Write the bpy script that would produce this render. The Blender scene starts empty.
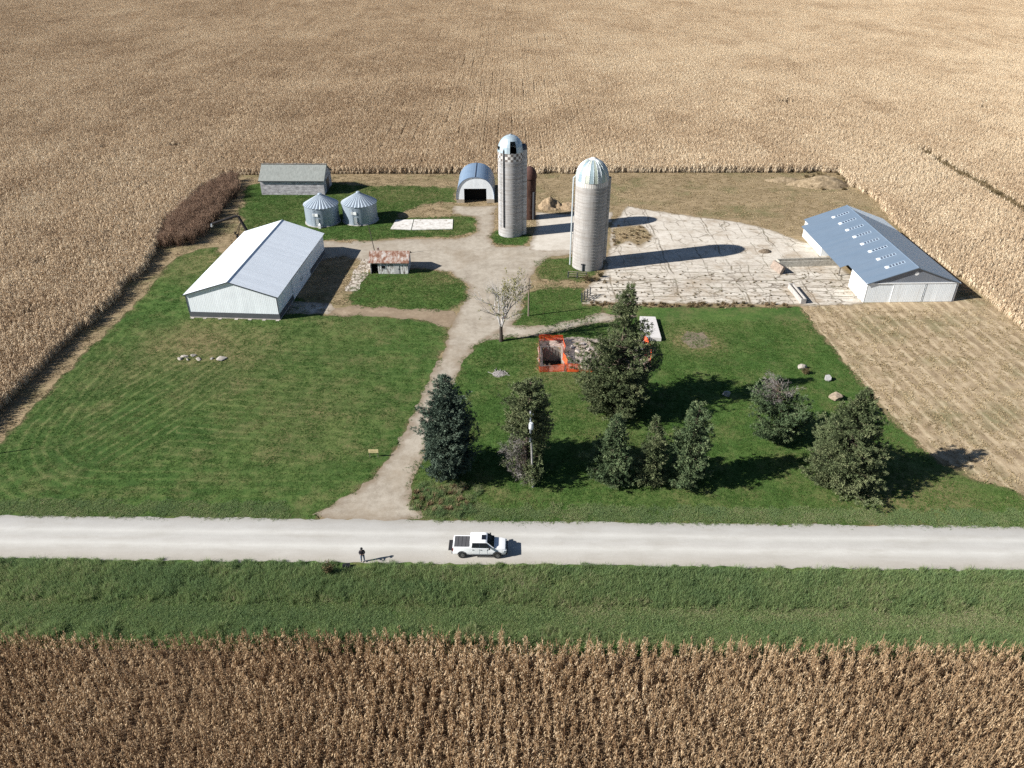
SKY_STRENGTH, SUN_STRENGTH, EXPOSURE = .05, 5.0, .95
CORN_STOPS = [(0, (.23,.15,.09)), (.25, (.395,.285,.18)), (.5, (.565,.44,.30)), (.75, (.665,.55,.395)), (1, (.755,.655,.50))]
import bpy, math, random
import numpy as np
from mathutils import Vector, Matrix
R = math.radians
rng = np.random.default_rng(7)
random.seed(7)
scene = bpy.context.scene
COL = scene.collection

# ------------------------------------------------------------------ camera numbers
F_PX, PITCH, CAM_H = 780.0, R(32.08), 60.0
SUN_AZ, SUN_EL = R(15.5), R(32.0)          # light travels towards +X and a little +Y
def at(px, py, z=0.0):
    """ground point (height z) seen at a pixel of the 1024x768 photograph"""
    dx, dy = (px - 512) / F_PX, (384 - py) / F_PX
    d = (dx, math.cos(PITCH) + dy * math.sin(PITCH), -math.sin(PITCH) + dy * math.cos(PITCH))
    t = (z - CAM_H) / d[2]
    return (d[0] * t, d[1] * t)
def rise(Y, py):
    """height of a point at distance Y that shows at picture row py"""
    return CAM_H - Y * math.tan(PITCH - math.atan((384 - py) / F_PX))
def ats(pts): return [at(*p) for p in pts]

# ------------------------------------------------------------------ objects
def tag(o, label=None, cat=None, group=None, kind=None):
    if label: o['label'] = label
    if cat: o['category'] = cat
    if group: o['group'] = group
    if kind: o['kind'] = kind
    return o
def empty(name, loc=(0, 0, 0), rz=0.0, label=None, cat=None, group=None):
    o = bpy.data.objects.new(name, None); COL.objects.link(o)
    o.location = (loc[0], loc[1], loc[2] if len(loc) > 2 else 0); o.rotation_euler = (0, 0, rz)
    o.empty_display_size = .5
    return tag(o, label, cat, group)
def link_mesh(name, me, mat=None, parent=None, loc=None, rot=None):
    o = bpy.data.objects.new(name, me); COL.objects.link(o)
    if mat is not None and not me.materials:
        for m in (mat if isinstance(mat, (list, tuple)) else [mat]): me.materials.append(m)
    if parent is not None: o.parent = parent
    if loc is not None: o.location = loc
    if rot is not None: o.rotation_euler = rot
    return o
def dup(o, parent=None):
    c = o.copy(); COL.objects.link(c)
    if parent is not None:
        c.parent = parent; c.matrix_parent_inverse = o.matrix_parent_inverse.copy()
    for ch in list(o.children): dup(ch, c)
    return c
class B:
    """collects shapes and links them as ONE mesh object"""
    def __init__(s): s.v, s.f, s.m, s.cm = [], [], [], 0
    def add(s, vs, fs):
        b = len(s.v); s.v += [tuple(p) for p in vs]; s.f += [tuple(i + b for i in f) for f in fs]; s.m += [s.cm] * len(fs); return s
    def box(s, x0, x1, y0, y1, z0, z1):
        return s.add([(x0,y0,z0),(x1,y0,z0),(x1,y1,z0),(x0,y1,z0),(x0,y0,z1),(x1,y0,z1),(x1,y1,z1),(x0,y1,z1)],
                     [(0,3,2,1),(4,5,6,7),(0,1,5,4),(1,2,6,5),(2,3,7,6),(3,0,4,7)])
    def rbox(s, c, size, rz=0, rx=0, ry=0):
        M = Matrix.Translation(c) @ Matrix.Rotation(rz, 4, 'Z') @ Matrix.Rotation(ry, 4, 'Y') @ Matrix.Rotation(rx, 4, 'X')
        a, b, d = size[0]/2, size[1]/2, size[2]/2
        P = [(-a,-b,-d),(a,-b,-d),(a,b,-d),(-a,b,-d),(-a,-b,d),(a,-b,d),(a,b,d),(-a,b,d)]
        return s.add([M @ Vector(p) for p in P], [(0,3,2,1),(4,5,6,7),(0,1,5,4),(1,2,6,5),(2,3,7,6),(3,0,4,7)])
    def slab(s, pts, t):
        """polygon with thickness t below its normal"""
        P = [Vector(p) for p in pts]; n = (P[1]-P[0]).cross(P[2]-P[1]).normalized()
        k = len(P); Q = [p - n*t for p in P]
        fs = [tuple(range(k)), tuple(range(2*k-1, k-1, -1))] + [(i, i+k, (i+1) % k + k, (i+1) % k) for i in range(k)]
        return s.add(P + Q, fs)
    def tube(s, pts, rad, n=8, caps=True):
        P = [Vector(p) for p in pts]; rs = rad if isinstance(rad, (list, tuple)) else [rad]*len(P)
        vs, fs = [], []
        for i, p in enumerate(P):
            d = (P[min(i+1, len(P)-1)] - P[max(i-1, 0)]).normalized()
            a = d.orthogonal().normalized() if abs(d.z) > .9 or i == 0 else None
            if i == 0: ref = Vector((1,0,0)) if abs(d.x) < .8 else Vector((0,1,0))
            u = (ref - d*ref.dot(d)).normalized(); w = d.cross(u)
            for k in range(n):
                t = 2*math.pi*k/n
                vs.append(p + (u*math.cos(t) + w*math.sin(t))*rs[i])
        for i in range(len(P)-1):
            for k in range(n):
                a, b = i*n+k, i*n+(k+1) % n
                fs.append((a, b, b+n, a+n))
        if caps: fs += [tuple(range(n-1, -1, -1)), tuple(range((len(P)-1)*n, len(P)*n))]
        return s.add(vs, fs)
    def lathe(s, prof, n=32, c=(0,0,0), a0=0.0, a1=2*math.pi):
        full = abs(a1-a0-2*math.pi) < 1e-6; m = n if full else n+1
        vs = []; fs = []
        for r, z in prof:
            for k in range(m):
                t = a0 + (a1-a0)*k/n; vs.append((c[0]+r*math.cos(t), c[1]+r*math.sin(t), c[2]+z))
        for i in range(len(prof)-1):
            for k in range(n):
                a, b = i*m+k, i*m+(k+1) % m
                fs.append((a, b, b+m, a+m))
        return s.add(vs, fs)
    def mesh(s, name, smooth=None):
        me = bpy.data.meshes.new(name); me.from_pydata(s.v, [], s.f)
        if s.m and max(s.m): me.polygons.foreach_set('material_index', s.m)
        if smooth is not None:
            me.polygons.foreach_set('use_smooth', [True]*len(me.polygons))
            me.set_sharp_from_angle(angle=R(smooth))
        me.update(); return me
    def build(s, name, mat, parent=None, smooth=None, loc=None, rot=None):
        return link_mesh(name, s.mesh(name, smooth), mat, parent, loc, rot)
def boxes(name, mat, parent, *bx):
    for q in bx: B().box(*q).build(name, mat, parent)
def np_mesh(name, V, faces_flat, sizes, attrs=None, mats=None, smooth=False):
    me = bpy.data.meshes.new(name); n = len(V); me.vertices.add(n)
    me.vertices.foreach_set('co', np.asarray(V, np.float32).ravel())
    sizes = np.asarray(sizes, np.int32); me.loops.add(len(faces_flat)); me.polygons.add(len(sizes))
    me.loops.foreach_set('vertex_index', np.asarray(faces_flat, np.int32))
    st = np.zeros(len(sizes), np.int32); st[1:] = np.cumsum(sizes)[:-1]
    me.polygons.foreach_set('loop_start', st); me.polygons.foreach_set('loop_total', sizes)
    if smooth: me.polygons.foreach_set('use_smooth', np.ones(len(sizes), bool))
    if mats is not None: me.polygons.foreach_set('material_index', np.asarray(mats, np.int32))
    for k, a in (attrs or {}).items():
        at_ = me.attributes.new(k, 'FLOAT', 'POINT'); at_.data.foreach_set('value', np.asarray(a, np.float32))
    me.update(calc_edges=True); me.validate(); return me

# ------------------------------------------------------------------ shader shorthand
class S:
    def __init__(s, name, rough=.8, spec=.25, metal=0.0):
        s.mat = bpy.data.materials.new(name); s.mat.use_nodes = True; s.t = s.mat.node_tree; s.p = s.t.nodes['Principled BSDF']
        s.p.inputs['Roughness'].default_value = rough; s.p.inputs['Specular IOR Level'].default_value = spec; s.p.inputs['Metallic'].default_value = metal
    def n(s, typ, **kw):
        nd = s.t.nodes.new(typ)
        for k, v in kw.items(): setattr(nd, k, v)
        return nd
    def put(s, sock, v):
        if v is None: return
        if hasattr(v, 'is_output'): s.t.links.new(v, sock)
        elif isinstance(v, (tuple, list)) and sock.type == 'RGBA' and len(v) == 3: sock.default_value = (*v, 1)
        else: sock.default_value = v
    def pos(s): return s.n('ShaderNodeNewGeometry').outputs['Position']
    def obj(s): return s.n('ShaderNodeTexCoord').outputs['Object']
    def attr(s, name, inst=False):
        a = s.n('ShaderNodeAttribute', attribute_name=name)
        if inst: a.attribute_type = 'INSTANCER'
        return a.outputs['Fac']
    def scale(s, v, sc, rz=0.0):
        m = s.n('ShaderNodeMapping'); s.put(m.inputs['Vector'], v); m.inputs['Scale'].default_value = sc; m.inputs['Rotation'].default_value = (0, 0, rz); return m.outputs[0]
    def noise(s, v, sc, det=4, rough=.6, dist=0.0, col=False):
        nd = s.n('ShaderNodeTexNoise'); s.put(nd.inputs['Vector'], v); nd.inputs['Scale'].default_value = sc
        nd.inputs['Detail'].default_value = det; nd.inputs['Roughness'].default_value = rough; nd.inputs['Distortion'].default_value = dist
        return nd.outputs['Color' if col else 'Fac']
    def voro(s, v, sc, feat='F1', out='Distance', rnd=1.0):
        nd = s.n('ShaderNodeTexVoronoi', feature=feat); s.put(nd.inputs['Vector'], v); nd.inputs['Scale'].default_value = sc; nd.inputs['Randomness'].default_value = rnd
        return nd.outputs[out]
    def ramp(s, f, stops, interp='LINEAR'):
        nd = s.n('ShaderNodeValToRGB'); s.put(nd.inputs[0], f); cr = nd.color_ramp; cr.interpolation = interp
        while len(cr.elements) < len(stops): cr.elements.new(.5)
        for e, (p, c) in zip(cr.elements, stops):
            e.position = p; e.color = (*c, 1) if isinstance(c, (tuple, list)) else (c, c, c, 1)
        return nd.outputs[0]
    def mix(s, f, a, b, mode='MIX'):
        nd = s.n('ShaderNodeMix', data_type='RGBA', blend_type=mode); s.put(nd.inputs[0], f); s.put(nd.inputs[6], a); s.put(nd.inputs[7], b); return nd.outputs[2]
    def math(s, op, a, b=None, c=None, clamp=False):
        nd = s.n('ShaderNodeMath', operation=op, use_clamp=clamp); s.put(nd.inputs[0], a); s.put(nd.inputs[1], b); s.put(nd.inputs[2], c); return nd.outputs[0]
    def sep(s, v):
        nd = s.n('ShaderNodeSeparateXYZ'); s.put(nd.inputs[0], v); return nd.outputs
    def vadd(s, a, b, k=1.0):
        m = s.n('ShaderNodeVectorMath', operation='MULTIPLY_ADD'); s.put(m.inputs[0], b); m.inputs[1].default_value = (k, k, k); s.put(m.inputs[2], a); return m.outputs[0]
    def bump(s, h, strength=.5, dist=.05):
        nd = s.n('ShaderNodeBump'); s.put(nd.inputs['Height'], h); nd.inputs['Strength'].default_value = strength; nd.inputs['Distance'].default_value = dist
        s.t.links.new(nd.outputs[0], s.p.inputs['Normal'])
    def color(s, c): s.put(s.p.inputs['Base Color'], c); return s.mat
def plain(name, col, rough=.7, spec=.3, metal=0.0, vary=.12, sc=3.0):
    s = S(name, rough, spec, metal)
    f = s.noise(s.obj(), sc, 5, .65)
    return s.color(s.ramp(f, [(.3, tuple(c*(1-vary) for c in col)), (.7, tuple(min(1, c*(1+vary)) for c in col))]))

# ------------------------------------------------------------------ numpy noise and polygons
def vnoise(x, y, seed=0):
    xi, yi = np.floor(x).astype(np.int64), np.floor(y).astype(np.int64); fx, fy = x - xi, y - yi
    fx, fy = fx*fx*(3-2*fx), fy*fy*(3-2*fy)
    def h(a, b):
        n = (a*374761393 + b*668265263 + seed*982451653) & 0x7fffffff
        n = ((n ^ (n >> 13))*1274126177) & 0x7fffffff
        return ((n ^ (n >> 16)) & 0xffff)/65535.0*2 - 1
    return (h(xi, yi)*(1-fx) + h(xi+1, yi)*fx)*(1-fy) + (h(xi, yi+1)*(1-fx) + h(xi+1, yi+1)*fx)*fy
def fbm(x, y, sc=1.0, oct=4, seed=0):
    t, a = 0, .5
    for o in range(oct): t = t + a*vnoise(x*sc*2**o, y*sc*2**o, seed+o*17); a *= .55
    return t
def sdpoly(x, y, poly):
    """signed distance, positive inside"""
    x, y = np.asarray(x, float), np.asarray(y, float)
    d = np.full(x.shape, 1e18); inside = np.zeros(x.shape, bool); n = len(poly)
    for i in range(n):
        ax, ay = poly[i]; bx, by = poly[(i+1) % n]; ex, ey = bx-ax, by-ay
        L = ex*ex + ey*ey or 1e-9
        t = np.clip(((x-ax)*ex + (y-ay)*ey)/L, 0, 1)
        d = np.minimum(d, (x-ax-ex*t)**2 + (y-ay-ey*t)**2)
        if ay != by:
            c = ((ay > y) != (by > y)) & (x < ex*(y-ay)/ey + ax); inside ^= c
    return np.where(inside, 1, -1)*np.sqrt(d)
def region(adds, subs=(), amp=.4, nsc=.5, seed=0, hard=(), grow=0.0):
    def f(x, y):
        d = np.max([sdpoly(x, y, p) for p in adds], axis=0)
        for p in subs: d = np.minimum(d, -sdpoly(x, y, p))
        d = d + grow + amp*2*fbm(x, y, nsc, 4, seed)
        for p in hard: d = np.minimum(d, -sdpoly(x, y, p))
        return d
    f.pts = [q for p in adds for q in p]
    return f
def sheet(name, f, cell, z, mat, label, kind='structure', extra=None, zf=None, m=1.5):
    xs = [p[0] for p in f.pts]; ys = [p[1] for p in f.pts]
    x0, x1, y0, y1 = min(xs)-m, max(xs)+m, min(ys)-m, max(ys)+m
    nx, ny = int((x1-x0)/cell)+2, int((y1-y0)/cell)+2
    gx, gy = np.meshgrid(x0+np.arange(nx)*cell, y0+np.arange(ny)*cell); gx, gy = gx.ravel(), gy.ravel()
    d = f(gx, gy); idx = np.arange(nx*ny).reshape(ny, nx)
    q = np.stack([idx[:-1,:-1], idx[:-1,1:], idx[1:,1:], idx[1:,:-1]], -1).reshape(-1, 4)
    q = q[(d[q] > 0).any(1)]
    used = np.unique(q); out = used[d[used] <= 0]; e = .05
    for _ in range(2):
        X, Y = gx[out], gy[out]; dv = f(X, Y); dxx = (f(X+e, Y)-f(X-e, Y))/(2*e); dyy = (f(X, Y+e)-f(X, Y-e))/(2*e)
        g2 = np.maximum(dxx**2+dyy**2, .25)
        sx, sy = np.clip(-dv*dxx/g2, -cell, cell), np.clip(-dv*dyy/g2, -cell, cell)
        gx[out] = X + sx; gy[out] = Y + sy
    remap = np.full(nx*ny, -1); remap[used] = np.arange(len(used)); q = remap[q]
    X, Y = gx[used], gy[used]; sd = f(X, Y)
    Z = np.full(len(X), z) if zf is None else z + zf(X, Y)
    at_ = {'sd': sd}
    for k, fn in (extra or {}).items(): at_[k] = fn(X, Y)
    me = np_mesh(name, np.stack([X, Y, Z], 1), q.ravel(), np.full(len(q), 4), at_)
    return tag(link_mesh(name, me, mat), label, None, None, kind)

# ------------------------------------------------------------------ scatter: one object that spreads many small plants (for stuff only)
def scatter(name, P, yaw, scl, vi, tint, variants, mat, label):
    """variants: list of meshes; P (n,3)"""
    n = len(P)
    me = bpy.data.meshes.new(name); me.vertices.add(n); me.vertices.foreach_set('co', np.asarray(P, np.float32).ravel())
    for k, a in (('yaw', yaw), ('scl', scl), ('tint', tint)):
        me.attributes.new(k, 'FLOAT', 'POINT').data.foreach_set('value', np.asarray(a, np.float32))
    me.attributes.new('vi', 'INT', 'POINT').data.foreach_set('value', np.asarray(vi, np.int32))
    me.materials.append(mat)
    o = link_mesh(name, me); ng = bpy.data.node_groups.new(name + '_spread', 'GeometryNodeTree')
    ng.interface.new_socket('Geometry', in_out='INPUT', socket_type='NodeSocketGeometry'); ng.interface.new_socket('Geometry', in_out='OUTPUT', socket_type='NodeSocketGeometry')
    N, L = ng.nodes, ng.links
    gi, go = N.new('NodeGroupInput'), N.new('NodeGroupOutput')
    ip = N.new('GeometryNodeInstanceOnPoints'); L.new(gi.outputs[0], ip.inputs['Points'])
    j = N.new('GeometryNodeGeometryToInstance')
    for m in reversed(variants):
        if not m.materials: m.materials.append(mat)
        po = bpy.data.objects.new(m.name, m); oi = N.new('GeometryNodeObjectInfo'); oi.inputs['Object'].default_value = po
        L.new(oi.outputs['Geometry'], j.inputs[0])
    L.new(j.outputs[0], ip.inputs['Instance']); ip.inputs['Pick Instance'].default_value = True
    def na(nm, typ):
        a = N.new('GeometryNodeInputNamedAttribute'); a.data_type = typ; a.inputs['Name'].default_value = nm; return a.outputs[0]
    L.new(na('vi', 'INT'), ip.inputs['Instance Index'])
    cx = N.new('ShaderNodeCombineXYZ'); L.new(na('yaw', 'FLOAT'), cx.inputs[2]); L.new(cx.outputs[0], ip.inputs['Rotation'])
    L.new(na('scl', 'FLOAT'), ip.inputs['Scale']); L.new(ip.outputs[0], go.inputs[0])
    md = o.modifiers.new('spread', 'NODES'); md.node_group = ng
    return tag(o, label, None, None, 'stuff')
def fill_points(f, x0, x1, y0, y1, sp, jit=.45, inset=0.0, seed=1):
    g = np.random.default_rng(seed)
    gx, gy = np.meshgrid(np.arange(x0, x1, sp), np.arange(y0, y1, sp)); gx, gy = gx.ravel(), gy.ravel()
    gx = gx + g.uniform(-jit, jit, len(gx))*sp; gy = gy + g.uniform(-jit, jit, len(gy))*sp
    k = f(gx, gy) > inset
    return gx[k], gy[k]
# ================================================================== WORLD, SUN, CAMERA
w = bpy.data.worlds.new('World'); scene.world = w; w.use_nodes = True
bg = w.node_tree.nodes['Background']; sky = w.node_tree.nodes.new('ShaderNodeTexSky')
sky.sky_type = 'NISHITA'; sky.sun_disc = False; sky.sun_elevation = SUN_EL
sky.sun_rotation = math.atan2(-math.cos(SUN_AZ), -math.sin(SUN_AZ)) % (2*math.pi)
sky.altitude = 300; sky.air_density = .75; sky.dust_density = .2; sky.ozone_density = 1.0
w.node_tree.links.new(sky.outputs[0], bg.inputs[0]); bg.inputs[1].default_value = SKY_STRENGTH
sd_ = bpy.data.lights.new('sun', 'SUN'); sd_.energy = SUN_STRENGTH; sd_.angle = R(.5); sd_.color = (1, .965, .905)
sun = bpy.data.objects.new('sun', sd_); COL.objects.link(sun)
sun.rotation_euler = Vector((math.cos(SUN_EL)*math.cos(SUN_AZ), math.cos(SUN_EL)*math.sin(SUN_AZ), -math.sin(SUN_EL))).to_track_quat('-Z', 'Y').to_euler()
sun.location = (-60, 0, 80)
cd = bpy.data.cameras.new('camera'); cam = bpy.data.objects.new('camera', cd); COL.objects.link(cam)
cam.location = (0, 0, CAM_H); cam.rotation_euler = (math.pi/2 - PITCH, 0, 0)
cd.sensor_width = 36; cd.lens = F_PX/1024*36; cd.clip_start = .5; cd.clip_end = 8000; scene.camera = cam
scene.view_settings.view_transform = 'Standard'; scene.view_settings.look = 'None'; scene.view_settings.gamma = 1; scene.view_settings.exposure = EXPOSURE
scene.cycles.max_bounces = 6; scene.cycles.diffuse_bounces = 3; scene.cycles.glossy_bounces = 2; scene.cycles.transparent_max_bounces = 8
scene.cycles.use_denoising = False; scene.cycles.denoiser = 'OPENIMAGEDENOISE'; scene.cycles.denoising_input_passes = 'RGB_ALBEDO_NORMAL'; scene.cycles.denoising_prefilter = 'ACCURATE'
scene.cycles.use_adaptive_sampling = False

# ================================================================== GROUND MATERIALS
def m_soil():
    s = S('field soil', .95, .1); p = s.pos()
    return s.color(s.ramp(s.noise(p, .8, 6, .7), [(.25, (.09,.06,.04)), (.55, (.17,.12,.075)), (.8, (.27,.20,.13))]))
def m_dry(name, cols, streak=(0.0, 0), green=.35):
    s = S(name, .95, .1); p = s.pos()
    a = s.noise(p, .25, 6, .7); b = s.noise(s.scale(s.scale(p, (1, 1, 1), streak[0]), (1, .16, 1)), 1.9, 6, .78)
    c = s.ramp(s.math('MULTIPLY_ADD', b, .65, s.math('MULTIPLY', a, .4)), [(.32, cols[0]), (.5, cols[1]), (.72, cols[2])])
    g = s.ramp(s.noise(s.scale(p, (1,1,1)), .11, 5, .65), [(.5, 0.0), (.66, green)])
    c = s.mix(g, c, (.085, .10, .035))
    if streak[1]:
        q = s.sep(s.scale(s.vadd(p, s.noise(p, .12, 2, col=True), .7), (1,1,1), streak[0]))[0]
        ph = s.math('SINE', s.math('MULTIPLY', q, 2*math.pi/2.0))
        n2 = s.math('MULTIPLY', s.ramp(ph, [(.55, 0.0), (1, 1.0)]), s.ramp(s.noise(p, .5, 4, .7), [(.35, 0.0), (.65, 1.0)]))
        c = s.mix(s.math('MULTIPLY', n2, streak[1]), c, cols[2])
        n3 = s.math('MULTIPLY', s.ramp(ph, [(-.0, 1.0), (.35, 0.0)]), s.ramp(s.noise(p, .35, 5, .7), [(.4, 0.0), (.7, 1.0)]))
        c = s.mix(s.math('MULTIPLY', n3, streak[1]), c, cols[0])
    s.bump(s.noise(p, 3.5, 5, .75), .6, .12)
    return s.color(c)
def m_lawn(name, mown):
    s = S(name, .9, .12); p = s.pos()
    a = s.noise(p, .16, 5, .65); b = s.noise(p, 1.3, 6, .75)
    f = s.math('MULTIPLY_ADD', b, .62, s.math('MULTIPLY', a, .45))
    c = s.ramp(f, [(.36, (.026,.056,.013)), (.5, (.050,.100,.022)), (.66, (.090,.140,.036))])
    dry = s.math('ADD', s.attr('dry'), s.ramp(s.noise(p, .22, 6, .7), [(.48, 0.0), (.72, .8)]))
    dn = s.math('MULTIPLY', dry, s.ramp(s.noise(p, 1.7, 6, .8), [(.3, .15), (.62, 1.0)]), clamp=True)
    c = s.mix(dn, c, (.19, .155, .075))
    if mown:
        ph = s.math('SINE', s.math('ADD', s.attr('mow'), s.math('MULTIPLY', s.noise(p, .22, 3), 4.5)))
        k = s.math('MULTIPLY', s.ramp(ph, [(.35, 0.0), (.95, 1.0)]), s.ramp(s.noise(p, .55, 5, .75), [(.4, 0.0), (.62, .75)]))
        k = s.math('MULTIPLY', k, s.math('MULTIPLY', s.attr('mowk'), .68))
        c = s.mix(k, c, (.20, .19, .085))
        k2 = s.math('MULTIPLY', s.ramp(ph, [(0.0, 1.0), (.4, 0.0)]), s.attr('mowk'))
        c = s.mix(s.math('MULTIPLY', k2, .28), c, (.022, .042, .012))
    e = s.math('ADD', s.attr('sd'), s.math('MULTIPLY', s.noise(p, .9, 5, .7), 2.2))
    c = s.mix(s.ramp(s.math('MULTIPLY', e, .35), [(.36, .85), (.62, 0.0)]), c, (.13, .095, .055))
    s.bump(s.math('ADD', s.noise(p, 4.5, 5, .8), s.math('MULTIPLY', b, .8)), .8, .14)
    return s.color(c)
def m_gravel(name, lo, mid, hi, brown=.5, road=False):
    s = S(name, .95, .15); p = s.pos()
    a = s.noise(p, .22, 6, .7); b = s.math('ADD', s.math('MULTIPLY', s.noise(p, 5, 4, .8), .5), s.math('MULTIPLY', s.noise(p, 13, 2, .8), .5)); bb = s.noise(s.scale(p, (.3,1,1)) if road else p, .9, 6, .7)
    f = s.math('ADD', s.math('MULTIPLY', a, .35), s.math('MULTIPLY_ADD', b, .45, s.math('MULTIPLY', bb, .35)))
    f = s.math('SUBTRACT', f, .075)
    c = s.ramp(f, [(.36, lo), (.5, mid), (.64, hi)])
    if road:
        y = s.math('ADD', s.attr('across'), s.math('MULTIPLY', s.math('SUBTRACT', s.noise(s.scale(p, (.05, .05, 1)), 1, 3), .5), .09))
        band = s.ramp(y, [(0.0, (.26,.235,.195)), (.10, (.34,.31,.27)), (.24, (.39,.37,.335)), (.36, (.53,.52,.485)), (.46, (.415,.40,.375)), (.57, (.40,.39,.365)), (.66, (.52,.51,.48)), (.75, (.39,.38,.36)), (.88, (.345,.335,.32)), (1.0, (.25,.235,.21))])
        c = s.mix(.60, c, band)
        c = s.mix(s.ramp(s.noise(s.scale(p, (.12, .5, 1)), .9, 5, .7), [(.5, 0.0), (.7, .4)]), c, (.30,.275,.235))
    else:
        e = s.math('ADD', s.attr('sd'), s.math('MULTIPLY', s.noise(p, .7, 5, .7), 2.6))
        c = s.mix(s.ramp(s.math('MULTIPLY', e, .3), [(.38, .8), (.75, 0.0)]), c, (.19,.145,.10))
        br = s.ramp(s.noise(p, .13, 6, .7), [(.48, 0.0), (.68, brown)])
        c = s.mix(br, c, (.23, .18, .125))
    s.bump(b, .25, .05)
    return s.color(c)
def m_concrete():
    s = S('cracked lot concrete', .9, .15); p = s.pos()
    wob = s.vadd(p, s.noise(p, .35, 4, .6, col=True), .9)
    base = s.ramp(s.math('MULTIPLY_ADD', s.noise(p, 1.1, 6, .75), .6, s.math('MULTIPLY', s.noise(p, .15, 4), .4)),
                  [(.34, (.38,.33,.275)), (.5, (.52,.475,.41)), (.66, (.62,.58,.51))])
    # joints of the slabs: straight ones every 11.6 m across and every 3.4 m along the south part, then irregular cracks
    w3 = s.sep(s.vadd(s.vadd(p, s.noise(p, .3, 4, .65, col=True), 1.3), s.noise(p, .07, 2, col=True), 2.2))
    def joint(c, off, per, wd):
        d = s.math('ABSOLUTE', s.math('SUBTRACT', s.math('FLOORED_MODULO', s.math('SUBTRACT', c, off-per/2), per), per/2))
        return s.ramp(s.math('DIVIDE', d, wd), [(.35, 1.0), (1.0, 0.0)])
    sy = s.math('MULTIPLY_ADD', s.sep(p)[1], -1/9.0, 143/9.0, clamp=True)
    jx = s.math('MULTIPLY', joint(w3[0], 31.6, 11.6, .22), s.ramp(s.noise(p, .2, 3), [(.38, .15), (.56, 1.0)]))
    jx2 = s.math('MULTIPLY', joint(w3[0], 27.0, 3.9, .13), s.ramp(s.noise(p, .23, 4, .7), [(.42, 0.0), (.58, .9)]))
    jy = s.math('MULTIPLY', joint(w3[1], 133.4, 3.4, .17), s.math('MULTIPLY', sy, s.ramp(s.noise(p, .16, 3), [(.3, .3), (.48, 1.0)])))
    jn = s.math('MULTIPLY', joint(w3[1], 133.4, 5.1, .13), s.ramp(s.noise(p, .2, 4, .7), [(.42, 0.0), (.56, .8)]))
    j = s.math('MAXIMUM', s.math('MAXIMUM', jx, jx2), s.math('MAXIMUM', jy, jn))
    v1 = s.voro(s.vadd(p, s.noise(p, .8, 3, col=True), .9), .22, 'DISTANCE_TO_EDGE')
    v2 = s.voro(s.vadd(s.scale(p, (.5, 1.5, 1)), s.noise(p, .9, 3, col=True), .9), .42, 'DISTANCE_TO_EDGE')
    k1 = s.math('MULTIPLY', s.ramp(v1, [(0.0, 1.0), (.03, 0.0)]), s.ramp(s.noise(p, .17, 3), [(.45, 0.0), (.56, 1.0)]))
    k2 = s.math('MULTIPLY', s.ramp(v2, [(.012, 1.0), (.055, 0.0)]), s.math('MULTIPLY', sy, s.ramp(s.noise(p, .3, 3), [(.33, 0.0), (.5, 1.0)])))
    k = s.math('MAXIMUM', j, s.math('MAXIMUM', k1, k2))
    weed = s.ramp(s.noise(p, .5, 4, .7), [(.42, (.085,.06,.04)), (.6, (.085,.075,.035))])
    wn = s.n('ShaderNodeTexWhiteNoise'); wn.noise_dimensions = '2D'; cc = s.n('ShaderNodeCombineXYZ')
    s.put(cc.inputs[0], s.math('FLOOR', s.math('DIVIDE', s.math('SUBTRACT', w3[0], 31.6), 11.6))); s.put(cc.inputs[1], s.math('FLOOR', s.math('DIVIDE', s.math('SUBTRACT', w3[1], 133.4), 3.4)))
    s.put(wn.inputs['Vector'], cc.outputs[0]); base = s.mix(s.math('MULTIPLY', wn.outputs['Value'], .26), base, (.33,.285,.23))
    stn = s.ramp(s.noise(s.vadd(p, s.noise(p, .5, 3, col=True), 1.5), .42, 6, .75), [(.52, 0.0), (.68, .6)]); base = s.mix(stn, base, (.27,.215,.15))
    c = s.mix(s.math('MULTIPLY', k, .80), base, weed)
    dirt = s.ramp(s.noise(p, .10, 6, .72), [(.53, 0.0), (.68, .75)])
    c = s.mix(dirt, c, (.30,.235,.165))
    e = s.math('ADD', s.attr('sd'), s.math('MULTIPLY', s.noise(p, .8, 5, .7), 2.0))
    c = s.mix(s.ramp(s.math('MULTIPLY', e, .3), [(.3, .85), (.55, 0.0)]), c, (.20,.155,.10))
    s.bump(s.math('SUBTRACT', s.noise(p, 3, 5, .7), k), .35, .06)
    return s.color(c)
def m_tint(name, stops, rough=.85, trans=0.0, inst=.45, spec=.15):
    """colour by the plant's own tint and the tint of its place in the field"""
    s = S(name, rough, spec)
    f = s.math('ADD', s.math('MULTIPLY', s.attr('ptint'), 1-inst), s.math('MULTIPLY', s.attr('tint', True), inst))
    c = s.ramp(f, stops); s.color(c)
    if trans:                                                       # thin leaves let some light through
        tb = s.n('ShaderNodeBsdfTranslucent'); s.put(tb.inputs[0], c); mx = s.n('ShaderNodeMixShader'); mx.inputs[0].default_value = trans
        s.t.links.new(s.p.outputs[0], mx.inputs[1]); s.t.links.new(tb.outputs[0], mx.inputs[2])
        s.t.links.new(mx.outputs[0], s.t.nodes['Material Output'].inputs['Surface'])
    return s.mat

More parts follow.
